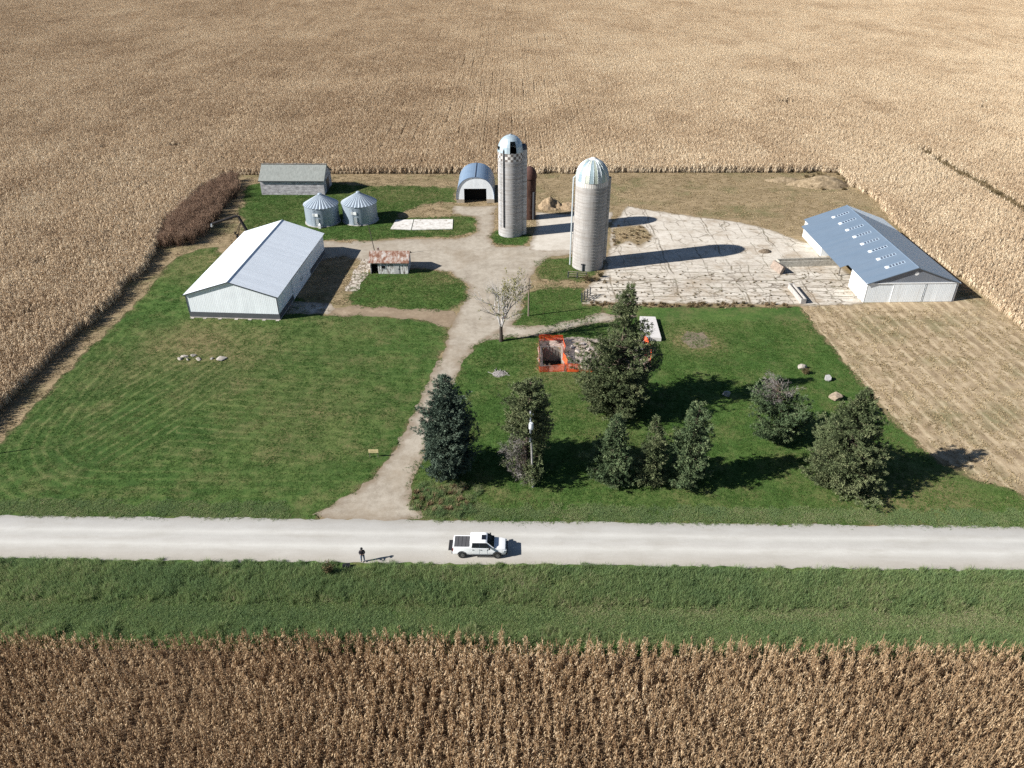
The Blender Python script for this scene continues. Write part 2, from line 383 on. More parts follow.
# ================================================================== REGIONS (plain ground outlines)
SW = -.0166                                                        # the road's slight skew
ROAD_S, ROAD_N = 59.75, 66.52
def road_line(x, y0): return y0 + SW*x
corn_in = [(-70.2, 40), (-69.3, 128), at(152, 262), at(165, 226), at(205, 190), at(232, 175.5), (-50, 195.7), (80, 197.4)] + ats([(838, 173), (850, 186), (873, 199), (916, 249), (980, 293), (1024, 333)]) + [(84.5, 100), (85, 40)]
E_FARM = [(-74, road_line(-74, ROAD_N-.3)), (-74, 130), (-76, 150), (-73, 198.5), (86, 199.5), (100, 170), (92, 150), (88, 66), (88, road_line(88, ROAD_N-.3))]
pit = ats([(543, 366), (561, 366), (561, 347.5), (543, 347.5)])     # open basement hole
PX0, PX1 = min(p[0] for p in pit), max(p[0] for p in pit); PY0, PY1 = min(p[1] for p in pit), max(p[1] for p in pit)
PIT = [(PX0, PY0), (PX1, PY0), (PX1, PY1), (PX0, PY1)]

soil = m_soil()
g = B(); BIG = 3000
g.add([(-BIG,-BIG,0),(BIG,-BIG,0),(BIG,PY0,0),(-BIG,PY0,0)], [(0,1,2,3)]); g.add([(-BIG,PY1,0),(BIG,PY1,0),(BIG,BIG,0),(-BIG,BIG,0)], [(0,1,2,3)])
g.add([(-BIG,PY0,0),(PX0,PY0,0),(PX0,PY1,0),(-BIG,PY1,0)], [(0,1,2,3)]); g.add([(PX1,PY0,0),(BIG,PY0,0),(BIG,PY1,0),(PX1,PY1,0)], [(0,1,2,3)])
tag(g.build('ground', soil), 'bare brown soil under the corn fields', None, None, 'structure')

dry_mat = m_dry('dry yard grass', [(.085,.07,.035), (.225,.17,.10), (.40,.305,.19)], (R(88), .0), .6)
f_farm = region([E_FARM], amp=.3, seed=3, hard=[PIT])
sheet('dry_grass', f_farm, .9, .004, dry_mat, 'dry brown grass and bare earth round the farmyard')
hay_poly = ats([(800, 307), (858, 303), (958, 299), (990, 290)]) + [(90, 130), (90, 66), (60.5, 66.6)] + ats([(1016, 488), (974, 476), (938, 458), (900, 424), (876, 398), (842, 358), (818, 328)])
HAY_DIR = math.atan2(at(938, 464)[1]-at(818, 328)[1], at(938, 464)[0]-at(818, 328)[0])
f_hay = region([hay_poly], amp=.35, seed=5)
sheet('mown_field', f_hay, .5, .008, m_dry('mown hay stubble', [(.18,.13,.08), (.345,.265,.17), (.48,.39,.265)], (math.pi/2-HAY_DIR, .85), .6), 'pale mown hay stubble beside the white barn')

# lawns
lawn_west = ats([(0, 446), (40, 404), (90, 352), (130, 313), (160, 279), (178, 258), (200, 250), (215, 248), (222, 262), (300, 300), (318, 316), (380, 317), (428, 322), (447, 331), (443, 347), (428, 378), (404, 430), (386, 459), (369, 479), (345, 497), (316, 513)]) + [(-22, 66.6), (-64, 67.3), (-75, 67.5), (-75, 82), (-70, 82)]
lawn_mid = ats([(362, 274), (372, 272), (425, 270), (446, 274), (466, 287), (463, 298), (450, 310), (402, 309), (352, 305), (352, 295)])
lawn_back = ats([(240, 190), (262, 182), (330, 184), (400, 186), (455, 188), (457, 202), (425, 205), (400, 214), (400, 218), (455, 217), (478, 218), (476, 228), (462, 236), (390, 238), (340, 240), (250, 240), (238, 222), (246, 205)])
lawn_east = ats([(424, 516), (412, 503), (411, 490), (418, 470), (428, 445), (446, 403), (462, 365), (475, 347), (492, 337), (540, 334), (600, 321), (606, 309), (640, 307.5), (798, 308), (810, 325), (832, 352), (876, 408), (905, 436), (938, 464), (974, 482), (1014, 492)]) + [(61, 66), (60, road_line(60, ROAD_N)), (-11, 66.8)]
lawn_north = ats([(506, 329), (519, 318), (526, 292), (540, 288), (584, 288), (584, 306), (604, 306), (600, 318), (545, 328)])
silo_grass = ats([(538, 262), (548, 258), (574, 258), (600, 274), (580, 282), (540, 279), (533, 272)])
silo_ring = ats([(492, 237), (496, 229), (528, 233), (530, 241), (524, 246), (496, 245)])
f_west = region([lawn_west], amp=.45, seed=11, grow=.55); f_mid = region([lawn_mid], amp=.5, seed=12, grow=.4); f_back = region([lawn_back], amp=1.0, nsc=.3, seed=13)
FND = ats([(539, 371), (650, 371), (650, 340), (560, 338), (540, 340)])
f_east = region([lawn_east], [FND], amp=.45, seed=14, hard=[PIT], grow=.5); f_north = region([lawn_north], amp=.5, seed=15); f_sg = region([silo_grass, silo_ring], amp=.6, seed=16)
def blobs(lst):
    L = [(*at(px, py), rr, k) for px, py, rr, k in lst]
    def fn(x, y):
        t = np.zeros_like(x)
        for bx, by, rr, k in L: t = t + k*np.exp(-(((x-bx)/rr)**2 + ((y-by)/(rr*1.0))**2))
        return t
    return fn
R_MOW = 17.0
a_d = math.atan2(at(162, 381)[1]-at(76, 432)[1], at(162, 381)[0]-at(76, 432)[0])
def mow_west(x, y):
    d1 = x + 66.8 - .0137*(y-85); d2 = y - road_line(x, ROAD_N) - 1
    u1, u2 = np.maximum(R_MOW-d1, 0), np.maximum(R_MOW-d2, 0)
    rd = R_MOW - np.sqrt(u1*u1+u2*u2)
    rd = np.where((d1 > R_MOW) & (d2 > R_MOW), R_MOW, rd)
    diag = (-math.sin(a_d)*x + math.cos(a_d)*y)
    east = y + .12*x
    inner = np.where(x > -44 + (y-85)*.25, east, diag)
    return np.where(rd < 8.5, rd, inner)*2*math.pi/1.45
def mowk_west(x, y):
    k = np.exp(-((x+52)/16)**2 - ((y-90)/15)**2)*1.0 + .35
    return np.clip(k, 0, 1)*np.clip((118-y)/8, .25, 1)
lw = m_lawn('mown lawn', True); ll = m_lawn('lawn', False)
sheet('lawn_west', f_west, .4, .012, lw, 'mown green lawn left of the gravel driveway', extra=dict(dry=blobs([(205, 345, 7, .8), (185, 338, 6, .6), (250, 350, 6, .4), (120, 372, 7, .35), (200, 262, 7, .8), (345, 325, 8, .3), (320, 400, 9, .3), (300, 440, 8, .25), (225, 385, 6, .35)]), mow=mow_west, mowk=mowk_west))
sheet('lawn_middle', f_mid, .35, .012, ll, 'small green lawn behind the driveway bend', extra=dict(dry=blobs([(440, 280, 4, .6), (400, 300, 4, .2)])))
sheet('lawn_back', f_back, .4, .012, ll, 'patchy green grass round the grain bins', extra=dict(dry=blobs([(430, 195, 8, .7), (300, 205, 6, .25), (250, 230, 7, .7), (380, 192, 8, .5), (450, 228, 5, .6), (355, 190, 6, .3)])))
sheet('lawn_east', f_east, .4, .012, ll, 'green lawn under the spruces right of the driveway', extra=dict(dry=blobs([(560, 376, 4, .6), (695, 340, 4.2, 1.6), (450, 495, 5, .4), (940, 495, 6, .6), (830, 470, 6, .25), (620, 440, 6, .3), (545, 400, 4, .25), (700, 520, 7, .3), (900, 515, 7, .5), (800, 330, 4, .35), (525, 350, 4, .2)])))
sheet('lawn_north', f_north, .35, .012, ll, 'green grass strip below the big silo', extra=dict(dry=blobs([(560, 286, 3, .5)])))
sheet('silo_grass', f_sg, .35, .012, ll, 'rough grass round the silo bases', extra=dict(dry=blobs([(540, 266, 4, .8), (545, 276, 4, .6), (590, 279, 3, .8)])))

# gravel
drive = ats([(424, 517), (412, 503), (411, 490), (418, 470), (428, 445), (446, 403), (462, 365), (475, 347), (490, 336), (508, 329), (519, 318), (524, 300), (530, 286), (536, 268), (552, 256), (576, 254), (576, 244), (528, 246), (497, 247), (490, 238), (494, 226), (496, 206), (455, 206), (452, 214), (476, 217), (478, 232), (462, 238), (390, 240), (340, 242), (316, 240), (318, 262), (345, 256), (366, 262), (372, 270), (425, 268), (450, 272), (469, 287), (466, 300), (452, 322), (446, 345), (430, 378), (406, 430), (388, 459), (371, 479), (347, 497), (312, 515), (330, 519), (420, 521)])
spur = ats([(488, 340), (540, 336), (600, 323), (640, 316), (600, 313), (548, 325), (505, 326)])
f_drive = region([drive, spur], amp=.35, nsc=.6, seed=21)
sheet('gravel_drive', f_drive, .35, .016, m_gravel('drive gravel', (.21,.175,.135), (.335,.295,.24), (.44,.395,.33), .55), 'beige gravel driveway and farmyard')
f_track = region([ats([(331, 308), (356, 305.5), (402, 309), (452, 311), (458, 320), (452, 330), (428, 321), (380, 316), (331, 315)])], amp=.5, seed=22)
sheet('dirt_track', f_track, .35, .014, m_gravel('track dirt', (.15,.11,.075), (.25,.19,.13), (.37,.30,.22), .5), 'worn brown dirt track from the shed to the driveway')
f_pale_patch = region([ats([(284, 314), (290, 302), (330, 303), (333, 309), (328, 314.5)])], amp=.35, seed=23)
sheet('shed_pale_patch', f_pale_patch, .3, .018, m_gravel('pale patch', (.30,.26,.21), (.42,.38,.32), (.52,.47,.41), .3), 'pale ground patch at the side of the white shed')  # ground patch paler than the yard gravel
# road and its verges
rx = np.linspace(-420, 420, 1401); nn = 15
V = np.array([(x, road_line(x, ROAD_S+(ROAD_N-ROAD_S)*k/(nn-1)) + (.20*fbm(np.array(x), np.array(k*3.3), .9, 4, 5)*2 if k in (0, nn-1) else 0), .02+.10*(1-(2*k/(nn-1)-1)**2)) for x in rx for k in range(nn)])
ii = np.arange(1401*nn).reshape(1401, nn); q = np.stack([ii[:-1,:-1], ii[1:,:-1], ii[1:,1:], ii[:-1,1:]], -1).reshape(-1, 4)
me = np_mesh('gravel_road', V, q.ravel(), np.full(len(q), 4), {'across': np.tile(np.linspace(0, 1, nn), 1401)}, smooth=True)
tag(link_mesh('gravel_road', me, m_gravel('road gravel', (.31,.295,.265), (.41,.395,.365), (.51,.50,.47), .2, True)), 'pale gravel road crossing in front of the farm', None, None, 'structure')
verge = [(-420, road_line(-420, 45)), (420, road_line(420, 45)), (420, road_line(420, ROAD_S+.25)), (-420, road_line(-420, ROAD_S+.25))]
vm = m_lawn('verge grass', False)
V = [(x, road_line(x, y), .008) for x in (-420, 420) for y in (48.2, ROAD_S+.2)]
me = bpy.data.meshes.new('verge'); me.from_pydata([V[0], V[2], V[3], V[1]], [], [(0,1,2,3)])
a_ = me.attributes.new('sd', 'FLOAT', 'POINT'); a_.data.foreach_set('value', [9.0]*4); me.attributes.new('dry', 'FLOAT', 'POINT')
tag(link_mesh('verge', me, vm), 'green grass verge between the road and the near corn', None, None, 'structure')

# concrete
lot = ats([(583, 303.5), (585, 288), (601, 275), (606, 262), (609, 246), (612, 224), (627, 206), (650, 210), (700, 217.5), (735, 221), (765, 228), (800, 241), (815, 246), (836, 262), (870, 292), (864, 304), (815, 306.5), (760, 304), (700, 304.5)])
weedy = ats([(612, 228), (640, 226), (652, 236), (640, 246), (628, 240), (616, 246)])
f_lot = region([lot], [weedy], amp=.3, seed=31)
cm = m_concrete()
sheet('concrete_lot', f_lot, .4, .024, cm, 'cracked pale concrete feedlot between silo and barn')
f_lane = region([ats([(529, 250), (531, 240), (536, 226), (536, 212), (560, 214), (612, 212), (612, 222), (580, 232), (573, 251), (548, 252)])], amp=.2, seed=32)
sheet('concrete_lane', f_lane, .35, .02, m_gravel('lane concrete', (.40,.36,.30), (.50,.46,.40), (.58,.54,.48), .25), 'smooth concrete lane between the two tall silos')
fl_mat = plain('old floor concrete', (.34,.285,.25), .9, .1, vary=.4, sc=.9)

f_bare = region([ats([(681, 338), (688, 332), (704, 333), (713, 341), (708, 347.5), (690, 347)])], amp=.4, nsc=.6, seed=24)
sheet('bare_dirt', f_bare, .3, .02, m_gravel('bare dirt', (.12,.095,.07), (.19,.155,.12), (.27,.225,.18), .3), 'small patch of bare brown dirt on the right lawn')
# ================================================================== CORN, GRASS, BRUSH (stuff)
def blade_strips(base, az, L, prof_r, prof_z, wid, g):
    """many ribbon leaves at once: base (n,3), az, L arrays; prof arrays give the arc; returns V (n,k,2,3)"""
    n = len(az); k = len(prof_r)
    r = L[:, None]*prof_r[None]; z = L[:, None]*prof_z
    cx, sx = np.cos(az)[:, None], np.sin(az)[:, None]
    c = np.stack([base[:, 0:1]+r*cx, base[:, 1:2]+r*sx, base[:, 2:3]+z], -1)
    w = wid[None]*(.8+.4*g.random((n, 1)))/2
    off = np.stack([-sx*w, cx*w, np.zeros_like(w)], -1)
    return np.stack([c-off, c+off], 2)
def strips_to_mesh(parts):
    """parts: list of (V (n,k,2,3), tint (n))"""
    VV, FF, TT = [], [], []; base = 0
    for V, t in parts:
        n, k = V.shape[:2]
        idx = base + np.arange(n*k*2).reshape(n, k, 2)
        q = np.stack([idx[:, :-1, 0], idx[:, :-1, 1], idx[:, 1:, 1], idx[:, 1:, 0]], -1).reshape(-1, 4)
        VV.append(V.reshape(-1, 3)); FF.append(q); TT.append(np.repeat(t, k*2)); base += n*k*2
    return np.concatenate(VV), np.concatenate(FF), np.concatenate(TT)
def corn_mesh(name, size, n, seed, rows=True, hmean=2.05, up=0.0, fine=1.0, con=.16):
    g = np.random.default_rng(seed)
    if rows:
        nr = int(size/.8); per = n//nr
        x = (np.repeat(np.arange(nr), per)+.5)*.8 - size/2 + g.normal(0, .07, nr*per)
        y = np.tile((np.arange(per)+.5)*size/per, nr) - size/2 + g.normal(0, .06, nr*per)
        keep = g.random(len(x)) > .06; x, y = x[keep], y[keep]
    else: x, y = g.uniform(-size/2, size/2, n), g.uniform(-size/2, size/2, n)
    n = len(x); h = hmean*g.normal(1, .09, n); tint = np.clip(g.normal(.5, .16, n), 0, 1)
    lx, ly = g.normal(0, .10, n)*h, g.normal(0, .10, n)*h
    parts = []
    for a in (0, 1.57):                                             # stalk and tassel, two crossed ribbons
        ts = np.array([0, .55, 1.0, 1.10]); ws = np.array([.045, .04, .05, .015])
        c = np.stack([x[:, None]+lx[:, None]*ts, y[:, None]+ly[:, None]*ts, h[:, None]*ts], -1)
        off = np.zeros_like(c); off[..., 0] = math.cos(a)*ws/2; off[..., 1] = math.sin(a)*ws/2
        parts.append((np.stack([c-off, c+off], 2), np.clip(tint*.8+.02, 0, 1)))
    nl = 12
    pz = g.uniform(.22, .97, (n, nl)); az = (g.uniform(0, 6.28, n)[:, None] + np.arange(nl)[None]*math.pi + g.normal(0, .5, (n, nl)))
    b = np.stack([x[:, None]+lx[:, None]*pz, y[:, None]+ly[:, None]*pz, h[:, None]*pz], -1).reshape(-1, 3)
    L = g.uniform(.42, .78, n*nl)*(1.12-.45*pz.ravel())*(.55+.45*fine); az = az.ravel()
    droop = g.uniform(.5, 1.25, n*nl)[:, None]
    pr = np.array([0, .34-.1*up, .62-.22*up, .72-.2*up]); pzr = np.array([0, .30+.25*up, .05+.55*up, -.42+.8*up])[None]*np.array([1, 1, 1, 1])[None] - droop*np.array([0, .02, .16, .30])[None]
    tl = np.clip(np.repeat(tint, nl) + g.normal(.04, con, n*nl), 0, 1)
    parts.append((blade_strips(b, az, L, pr, pzr, np.array([.035, .068, .055, .012])*fine, g), tl))
    # ears: short pale husks hanging from the stalk
    pe = g.uniform(.4, .52, n); be = np.stack([x+lx*pe, y+ly*pe, h*pe], -1)
    parts.append((blade_strips(be, g.uniform(0, 6.28, n), np.full(n, .3), np.array([0, .5, .7]), np.array([[.1, 0, -.8]]), np.array([.06, .09, .03]), g), np.clip(tint+.35, 0, 1)))
    V, Fq, T = strips_to_mesh(parts)
    return np_mesh(name, V, Fq.ravel(), np.full(len(Fq), 4), {'ptint': T})
corn_mat = m_tint('dry corn', CORN_STOPS, .8, inst=.4)
big = [corn_mesh('corn_patch', 4.0, 100, 100+i) for i in range(4)]
small = [corn_mesh('corn_clump', 1.0, 9, 120+i, rows=False, hmean=1.95) for i in range(5)]
low = [corn_mesh('corn_edge', 1.0, 11, 140+i, rows=False, hmean=1.8) for i in range(3)]
near_big = [corn_mesh('corn_near', 4.0, 100, 170+i, hmean=2.15, up=.62, fine=.66, con=.27) for i in range(4)]; near_small = [corn_mesh('corn_near_clump', 1.0, 7, 180+i, rows=False, hmean=2.1, up=.62, fine=.66, con=.27) for i in range(8)]
corn_vars = big + small + low
way = ats([(914, 152), (924, 153), (955, 172), (990, 190), (1030, 214), (1040, 222), (1020, 219), (985, 196), (945, 174)])
holes = [(ats([(178, 150)])[0], 1.9), (ats([(107, 152)])[0], 1.5), (ats([(785, 106)])[0], 3.0), (ats([(45, 268)])[0], 1.2), (ats([(75, 210)])[0], 1.0), (ats([(30, 320)])[0], 1.2), (ats([(985, 112)])[0], 2.5)]
def f_corn_far(x, y):
    d = -sdpoly(x, y, corn_in + []) + .5*fbm(x, y, .35, 3, 41)
    d = np.minimum(d, -sdpoly(x, y, way) + .8*fbm(x, y, .3, 3, 42))
    for (hx, hy), rr in holes: d = np.minimum(d, np.hypot(x-hx, (y-hy))-rr + 1.2*fbm(x, y, .5, 3, 43))
    return d
def f_corn_near(x, y): return road_line(x, 48.6) - y + .25*fbm(x, y, .8, 3, 44)
def in_view(x, y, m=14): return np.abs(x) < .655*(y*math.cos(PITCH)+CAM_H*math.sin(PITCH)) + m
def corn_field(name, f, x0, x1, y0, y1, label, seed, tbase, low_edge=True, vars_=None, mat=None):
    g = np.random.default_rng(seed)
    cx, cy = np.meshgrid(np.arange(x0+2, x1, 4.0), np.arange(y0+2, y1, 4.0)); cx, cy = cx.ravel(), cy.ravel()
    k = in_view(cx, cy); cx, cy = cx[k], cy[k]; d = f(cx, cy)
    full = d > 3.4; part = (~full) & (d > -3.2)
    P = [np.stack([cx[full], cy[full]], 1)]; vi = [g.integers(0, 4, full.sum())]
    ox, oy = np.meshgrid(np.arange(-1.5, 2, 1), np.arange(-1.5, 2, 1))
    sx = (cx[part][:, None]+ox.ravel()[None]).ravel(); sy = (cy[part][:, None]+oy.ravel()[None]).ravel()
    ds = f(sx, sy); k = ds > .12; P.append(np.stack([sx[k], sy[k]], 1)); e = ds[k]
    vi.append(np.where(e < 1.3, g.integers(9, 12, k.sum()), g.integers(4, 9, k.sum())) if low_edge else g.integers(4, 9, k.sum()))
    P = np.concatenate(P); vi = np.concatenate(vi); n = len(P)
    yaw = np.where(g.random(n) < .5, 0, math.pi) + g.normal(0, .03, n)
    t = .52 + .40*fbm(P[:, 0], P[:, 1], .03, 4, seed) + .35*fbm(P[:, 0], P[:, 1]*.35, .11, 3, seed+5) + g.normal(0, .10, n) + tbase(P[:, 0], P[:, 1])
    for xl, sl, kk in ((-93, .03, .30), (-118, .03, .22), (-151, .03, .28), (-30, .01, .10), (24, .01, .10), (118, -.02, .16), (160, -.02, .16)):
        t = t - kk*np.exp(-((P[:, 0]-xl-sl*(P[:, 1]-200))/2.2)**2)*np.clip(.4+2*fbm(P[:, 0]*.3, P[:, 1], .05, 3, 97), 0, 1)
    scl = np.clip(1 + .12*fbm(P[:, 0], P[:, 1], .06, 3, seed+1)*2, .85, 1.15)
    return scatter(name, np.c_[P, np.zeros(n)], yaw, scl, vi, np.clip(t, 0, 1), vars_ or corn_vars, mat or corn_mat, label)
corn_field('corn_field', f_corn_far, -440, 440, 64, 640, 'ripe tan corn field wrapping round the farmyard', 51, lambda x, y: np.clip(x/230, -.14, .20))  # tint rises to the right: brighter sunlit corn put into the colour
corn_field('near_corn_field', f_corn_near, -64, 64, 20, 54, 'dry brown corn rows along the bottom of the view', 52, lambda x, y: 0*x+.05, low_edge=False, vars_=near_big+near_small, mat=m_tint('brown corn', [(0, (.12,.07,.038)), (.25, (.29,.185,.105)), (.5, (.48,.34,.20)), (.75, (.63,.48,.31)), (1, (.76,.62,.44))], .8, inst=.35, trans=.2))

# -------- grass
def tuft_mesh(name, size, n, h, wd, seed, lean=.5, clump=0):
    g = np.random.default_rng(seed)
    if clump:
        c = g.uniform(-size/2, size/2, (clump, 2)); i = g.integers(0, clump, n); p = c[i] + g.normal(0, .09, (n, 2)); hc = g.uniform(.6, 1.3, clump)[i]; tc = g.normal(.5, .2, clump)[i]
    else: p = g.uniform(-size/2, size/2, (n, 2)); hc = np.ones(n); tc = np.full(n, .5)
    L = h*hc*g.uniform(.6, 1.3, n); az = g.uniform(0, 6.28, n)
    ln = np.abs(g.normal(lean, .25, n))[:, None]
    b = np.c_[p, np.zeros(n)]
    k = np.array([0, .55, 1.0])
    r = L[:, None]*ln*k[None]**1.6; z = L[:, None]*(k[None]-.28*ln*k[None]**2)
    cx, sx = np.cos(az)[:, None], np.sin(az)[:, None]
    c3 = np.stack([b[:, 0:1]+r*cx, b[:, 1:2]+r*sx, z], -1)
    a2 = az + g.normal(1.57, .6, n); w_ = wd*np.array([.8, 1.0, .12])[None]*(.7+.6*g.random((n, 1)))/2
    off = np.stack([np.cos(a2)[:, None]*w_, np.sin(a2)[:, None]*w_, np.zeros_like(w_)], -1)
    V, Fq, T = strips_to_mesh([(np.stack([c3-off, c3+off], 2), np.clip(tc+g.normal(0, .12, n), 0, 1))])
    return np_mesh(name, V, Fq.ravel(), np.full(len(Fq), 4), {'ptint': T})
GREEN = [(0, (.024,.056,.012)), (.3, (.048,.108,.021)), (.5, (.070,.145,.029)), (.7, (.120,.175,.048)), (.85, (.19,.16,.075)), (1, (.28,.23,.13))]
lawn_green = m_tint('lawn blades', GREEN, .7, inst=.5, trans=.3)
ta = [tuft_mesh('lawn_tuft', 1.7, 240, .075, .045, 200+i, .8, 40) for i in range(4)]
def lawn_tufts(name, f, box, sp, label, seed, dryf, sc=1.0, bias=0.0):
    x, y = fill_points(f, *box, sp, .5, .25, seed); g = np.random.default_rng(seed); n = len(x)
    t = .46 + bias + .5*fbm(x, y, .09, 4, seed) + .4*fbm(x, y, .5, 3, seed+3) + dryf(x, y)*.28 + g.normal(0, .07, n)
    scatter(name, np.c_[x, y, np.full(n, .01)], g.uniform(0, 6.28, n), sc*g.uniform(.7, 1.3, n), g.integers(0, 4, n), np.clip(t, 0, 1), ta, lawn_green, label)
zero = lambda x, y: np.zeros_like(x)
lawn_tufts('lawn_grass', f_west, (-78, -10, 66, 150), 1.25, 'short mown grass left of the driveway', 61, blobs([(205, 345, 7, 1), (185, 338, 6, .8), (345, 325, 8, .5), (200, 262, 7, 1)]), .8)
lawn_tufts('spruce_lawn_grass', f_east, (-14, 66, 64, 115), 1.15, 'green grass under the spruces', 62, blobs([(560, 376, 4, 1), (450, 495, 5, .8), (940, 495, 6, .8), (695, 340, 4, 1.5)]), 1.0, .04)
lawn_tufts('yard_grass', lambda x, y: np.max([f_mid(x, y), f_back(x, y), f_north(x, y), f_sg(x, y)], axis=0), (-72, 20, 110, 200), 1.15, 'rough grass between the farm buildings', 63, lambda x, y: blobs([(430, 195, 8, 1), (250, 230, 7, 1), (440, 280, 4, .8), (545, 268, 4, .9), (380, 195, 7, .7)])(x, y) + .55*np.clip(fbm(x, y, .16, 4, 88)*2.2, 0, 1), 1.15, .06)
dry_mat2 = m_tint('dry blades', [(0, (.10,.08,.03)), (.35, (.24,.18,.10)), (.65, (.38,.30,.18)), (1, (.52,.43,.28))], .8, inst=.5)
tdry = [tuft_mesh('dry_tuft', 1.8, 110, .13, .06, 220+i, 1.0, 16) for i in range(3)]
def f_dryall(x, y):
    d = np.maximum(f_farm(x, y), f_hay(x, y)); d = np.minimum(d, -f_corn_far(x, y)+1)
    for ff in (f_west, f_mid, f_back, f_east, f_north, f_drive, f_lot, f_lane, f_track, f_sg): d = np.minimum(d, -ff(x, y))
    for bx in [(-60, -36, 114, 147), (58, 79, 120, 155)]: d = np.where((x > bx[0]) & (x < bx[1]) & (y > bx[2]) & (y < bx[3]), -1, d)
    return d
x, y = fill_points(f_dryall, -76, 92, 64, 200, 1.6, .5, .2, 64); n = len(x)
scatter('dry_grass_tufts', np.c_[x, y, np.full(n, .006)], rng.uniform(0, 6.28, n), rng.uniform(.7, 1.2, n), rng.integers(0, 3, n), np.clip(.5+.5*fbm(x, y, .12, 4, 9)+rng.normal(0, .1, n), 0, 1), tdry, dry_mat2, 'short dry grass and stubble round the yard')
# verge: tall ragged grass, bluish near the road
vg_mat = m_tint('verge blades', [(0, (.11,.18,.075)), (.3, (.19,.275,.125)), (.5, (.235,.315,.125)), (.66, (.30,.34,.16)), (.78, (.42,.38,.24)), (1, (.55,.46,.34))], .6, inst=.5, trans=.42)
tv = [tuft_mesh('verge_tuft', 1.6, 560, .60, .022, 240+i, .30, 70) for i in range(4)] + [tuft_mesh('verge_low', 1.6, 620, .20, .024, 250+i, .5, 80) for i in range(3)]
def f_verge(x, y): return np.minimum(y-road_line(x, 48.9), road_line(x, ROAD_S+.15)-y)
x, y = fill_points(f_verge, -66, 66, 46, 62, .72, .5, .25, 65); n = len(x); v = (y-road_line(x, 48.9))/11.1
g = np.random.default_rng(66)
tall = ((v > .50) & (g.random(n) < .85)) | ((v > .06) & (v < .14) & (g.random(n) < .4))
vi = np.where(tall, g.integers(0, 4, n), g.integers(4, 7, n))
t = .43 + np.where(v > .55, .0, .05) + .4*fbm(x*.35, y, .16, 4, 71) + .4*fbm(x, y, .6, 3, 72) + g.normal(0, .07, n) + np.where((v > .40) & (v < .56), .10*(fbm(x, y, .25, 3, 74) > -.1), 0) + .10*np.sin(v*19+fbm(x, y, .05, 2, 75)*3)
scl = g.uniform(.65, 1.15, n)*np.where(v > .90, .48, 1)
kp = np.ones(n, bool)
for (qx, qy), rr in ((at(368, 564), .7), (at(374, 563), .7), (at(381, 562), .7), (at(346.5, 567.5), .95), (at(341, 567), .8), (at(329, 575), .5)): kp &= np.hypot(x-qx, y-qy+.25) > rr
x, y, scl, vi, t = x[kp], y[kp], scl[kp], vi[kp], t[kp]; n = len(x)
scatter('verge_grass', np.c_[x, y, np.full(n, .01)], g.uniform(0, 6.28, n), scl, vi, np.clip(t, 0, 1), tv, vg_mat, 'tall ragged grass between the road and the near corn')
# far verge along the farm side of the road, lot-edge weeds, driveway weeds
def f_nv(x, y):
    a = np.minimum(y-road_line(x, ROAD_N+.1), road_line(x, ROAD_N+2.6)-y)
    return np.where((x > -25.5) & (x < -9.5), -1, a)
x, y = fill_points(f_nv, -66, 66, 64, 72, .7, .5, .1, 67); n = len(x)
scatter('roadside_grass', np.c_[x, y, np.full(n, .015)], g.uniform(0, 6.28, n), g.uniform(.45, .85, n), g.integers(4, 7, n), np.clip(.50+.5*fbm(x, y, .3, 3, 73)+g.normal(0, .1, n), 0, 1), tv, vg_mat, 'ragged grass along the far edge of the road')
weed_mat = m_tint('dead weed stems', [(0, (.05,.045,.02)), (.35, (.13,.10,.05)), (.65, (.24,.17,.10)), (1, (.42,.31,.19))], .8, inst=.55)
tw = [tuft_mesh('weed_tuft', 1.0, 120, .75, .05, 260+i, .45, 7) for i in range(3)]
wp = []
for (px0, px1, py, wd, k, tb) in [(640, 790, 305.5, .8, 85, .40), (588, 640, 304, .6, 16, .4), (585, 605, 281, .9, 16, .3)]:
    for i in range(k):
        a = at(px0+(px1-px0)*random.random(), py); wp.append((a[0], a[1]+random.uniform(-wd, wd), random.uniform(.2, .7), tb+random.uniform(-.35, .4)))
for i in range(42):
    a = at(random.uniform(413, 470), random.uniform(486, 512)); wp.append((a[0], a[1], random.uniform(.25, .7), random.uniform(.25, 1.0)))
mx_, my_ = [], []
for i in range(60):
    a = at(random.uniform(413, 480), random.uniform(484, 516)); mx_.append(a[0]); my_.append(a[1])
for i in range(40):
    a = at(random.uniform(805, 850), random.uniform(171, 190)); wp.append((a[0], a[1], random.uniform(.6, 1.2), random.uniform(.1, .6)))
for i in range(150):                                               # weeds in the broken slabs
    a = at(random.uniform(590, 850), random.uniform(270, 303))
    if f_lot(np.array([a[0]]), np.array([a[1]]))[0] > .5: wp.append((a[0], a[1], random.uniform(.15, .35), random.uniform(.1, .5)))
for i in range(40):
    a = at(random.uniform(612, 650), random.uniform(226, 246)); wp.append((a[0], a[1], random.uniform(.3, .6), random.uniform(.2, .7)))
wp = np.array(wp)
weed_green = m_tint('mouth weeds', [(0, (.045,.085,.022)), (.45, (.10,.16,.045)), (.7, (.19,.19,.08)), (1, (.36,.29,.17))], .7, inst=.6, trans=.3)
n = len(mx_); scatter('mouth_weeds', np.c_[mx_, my_, np.full(n, .015)], rng.uniform(0, 6.28, n), rng.uniform(.35, .85, n), rng.integers(0, 7, n), np.clip(rng.normal(.45, .28, n), 0, 1), tv, weed_green, 'rough green weeds at the mouth of the driveway')
scatter('dead_weeds', np.c_[wp[:, :2], np.full(len(wp), .02)], rng.uniform(0, 6.28, len(wp)), wp[:, 2], rng.integers(0, 3, len(wp)), np.clip(wp[:, 3], 0, 1), tw, weed_mat, 'dead brown weeds along the feedlot and driveway edges')
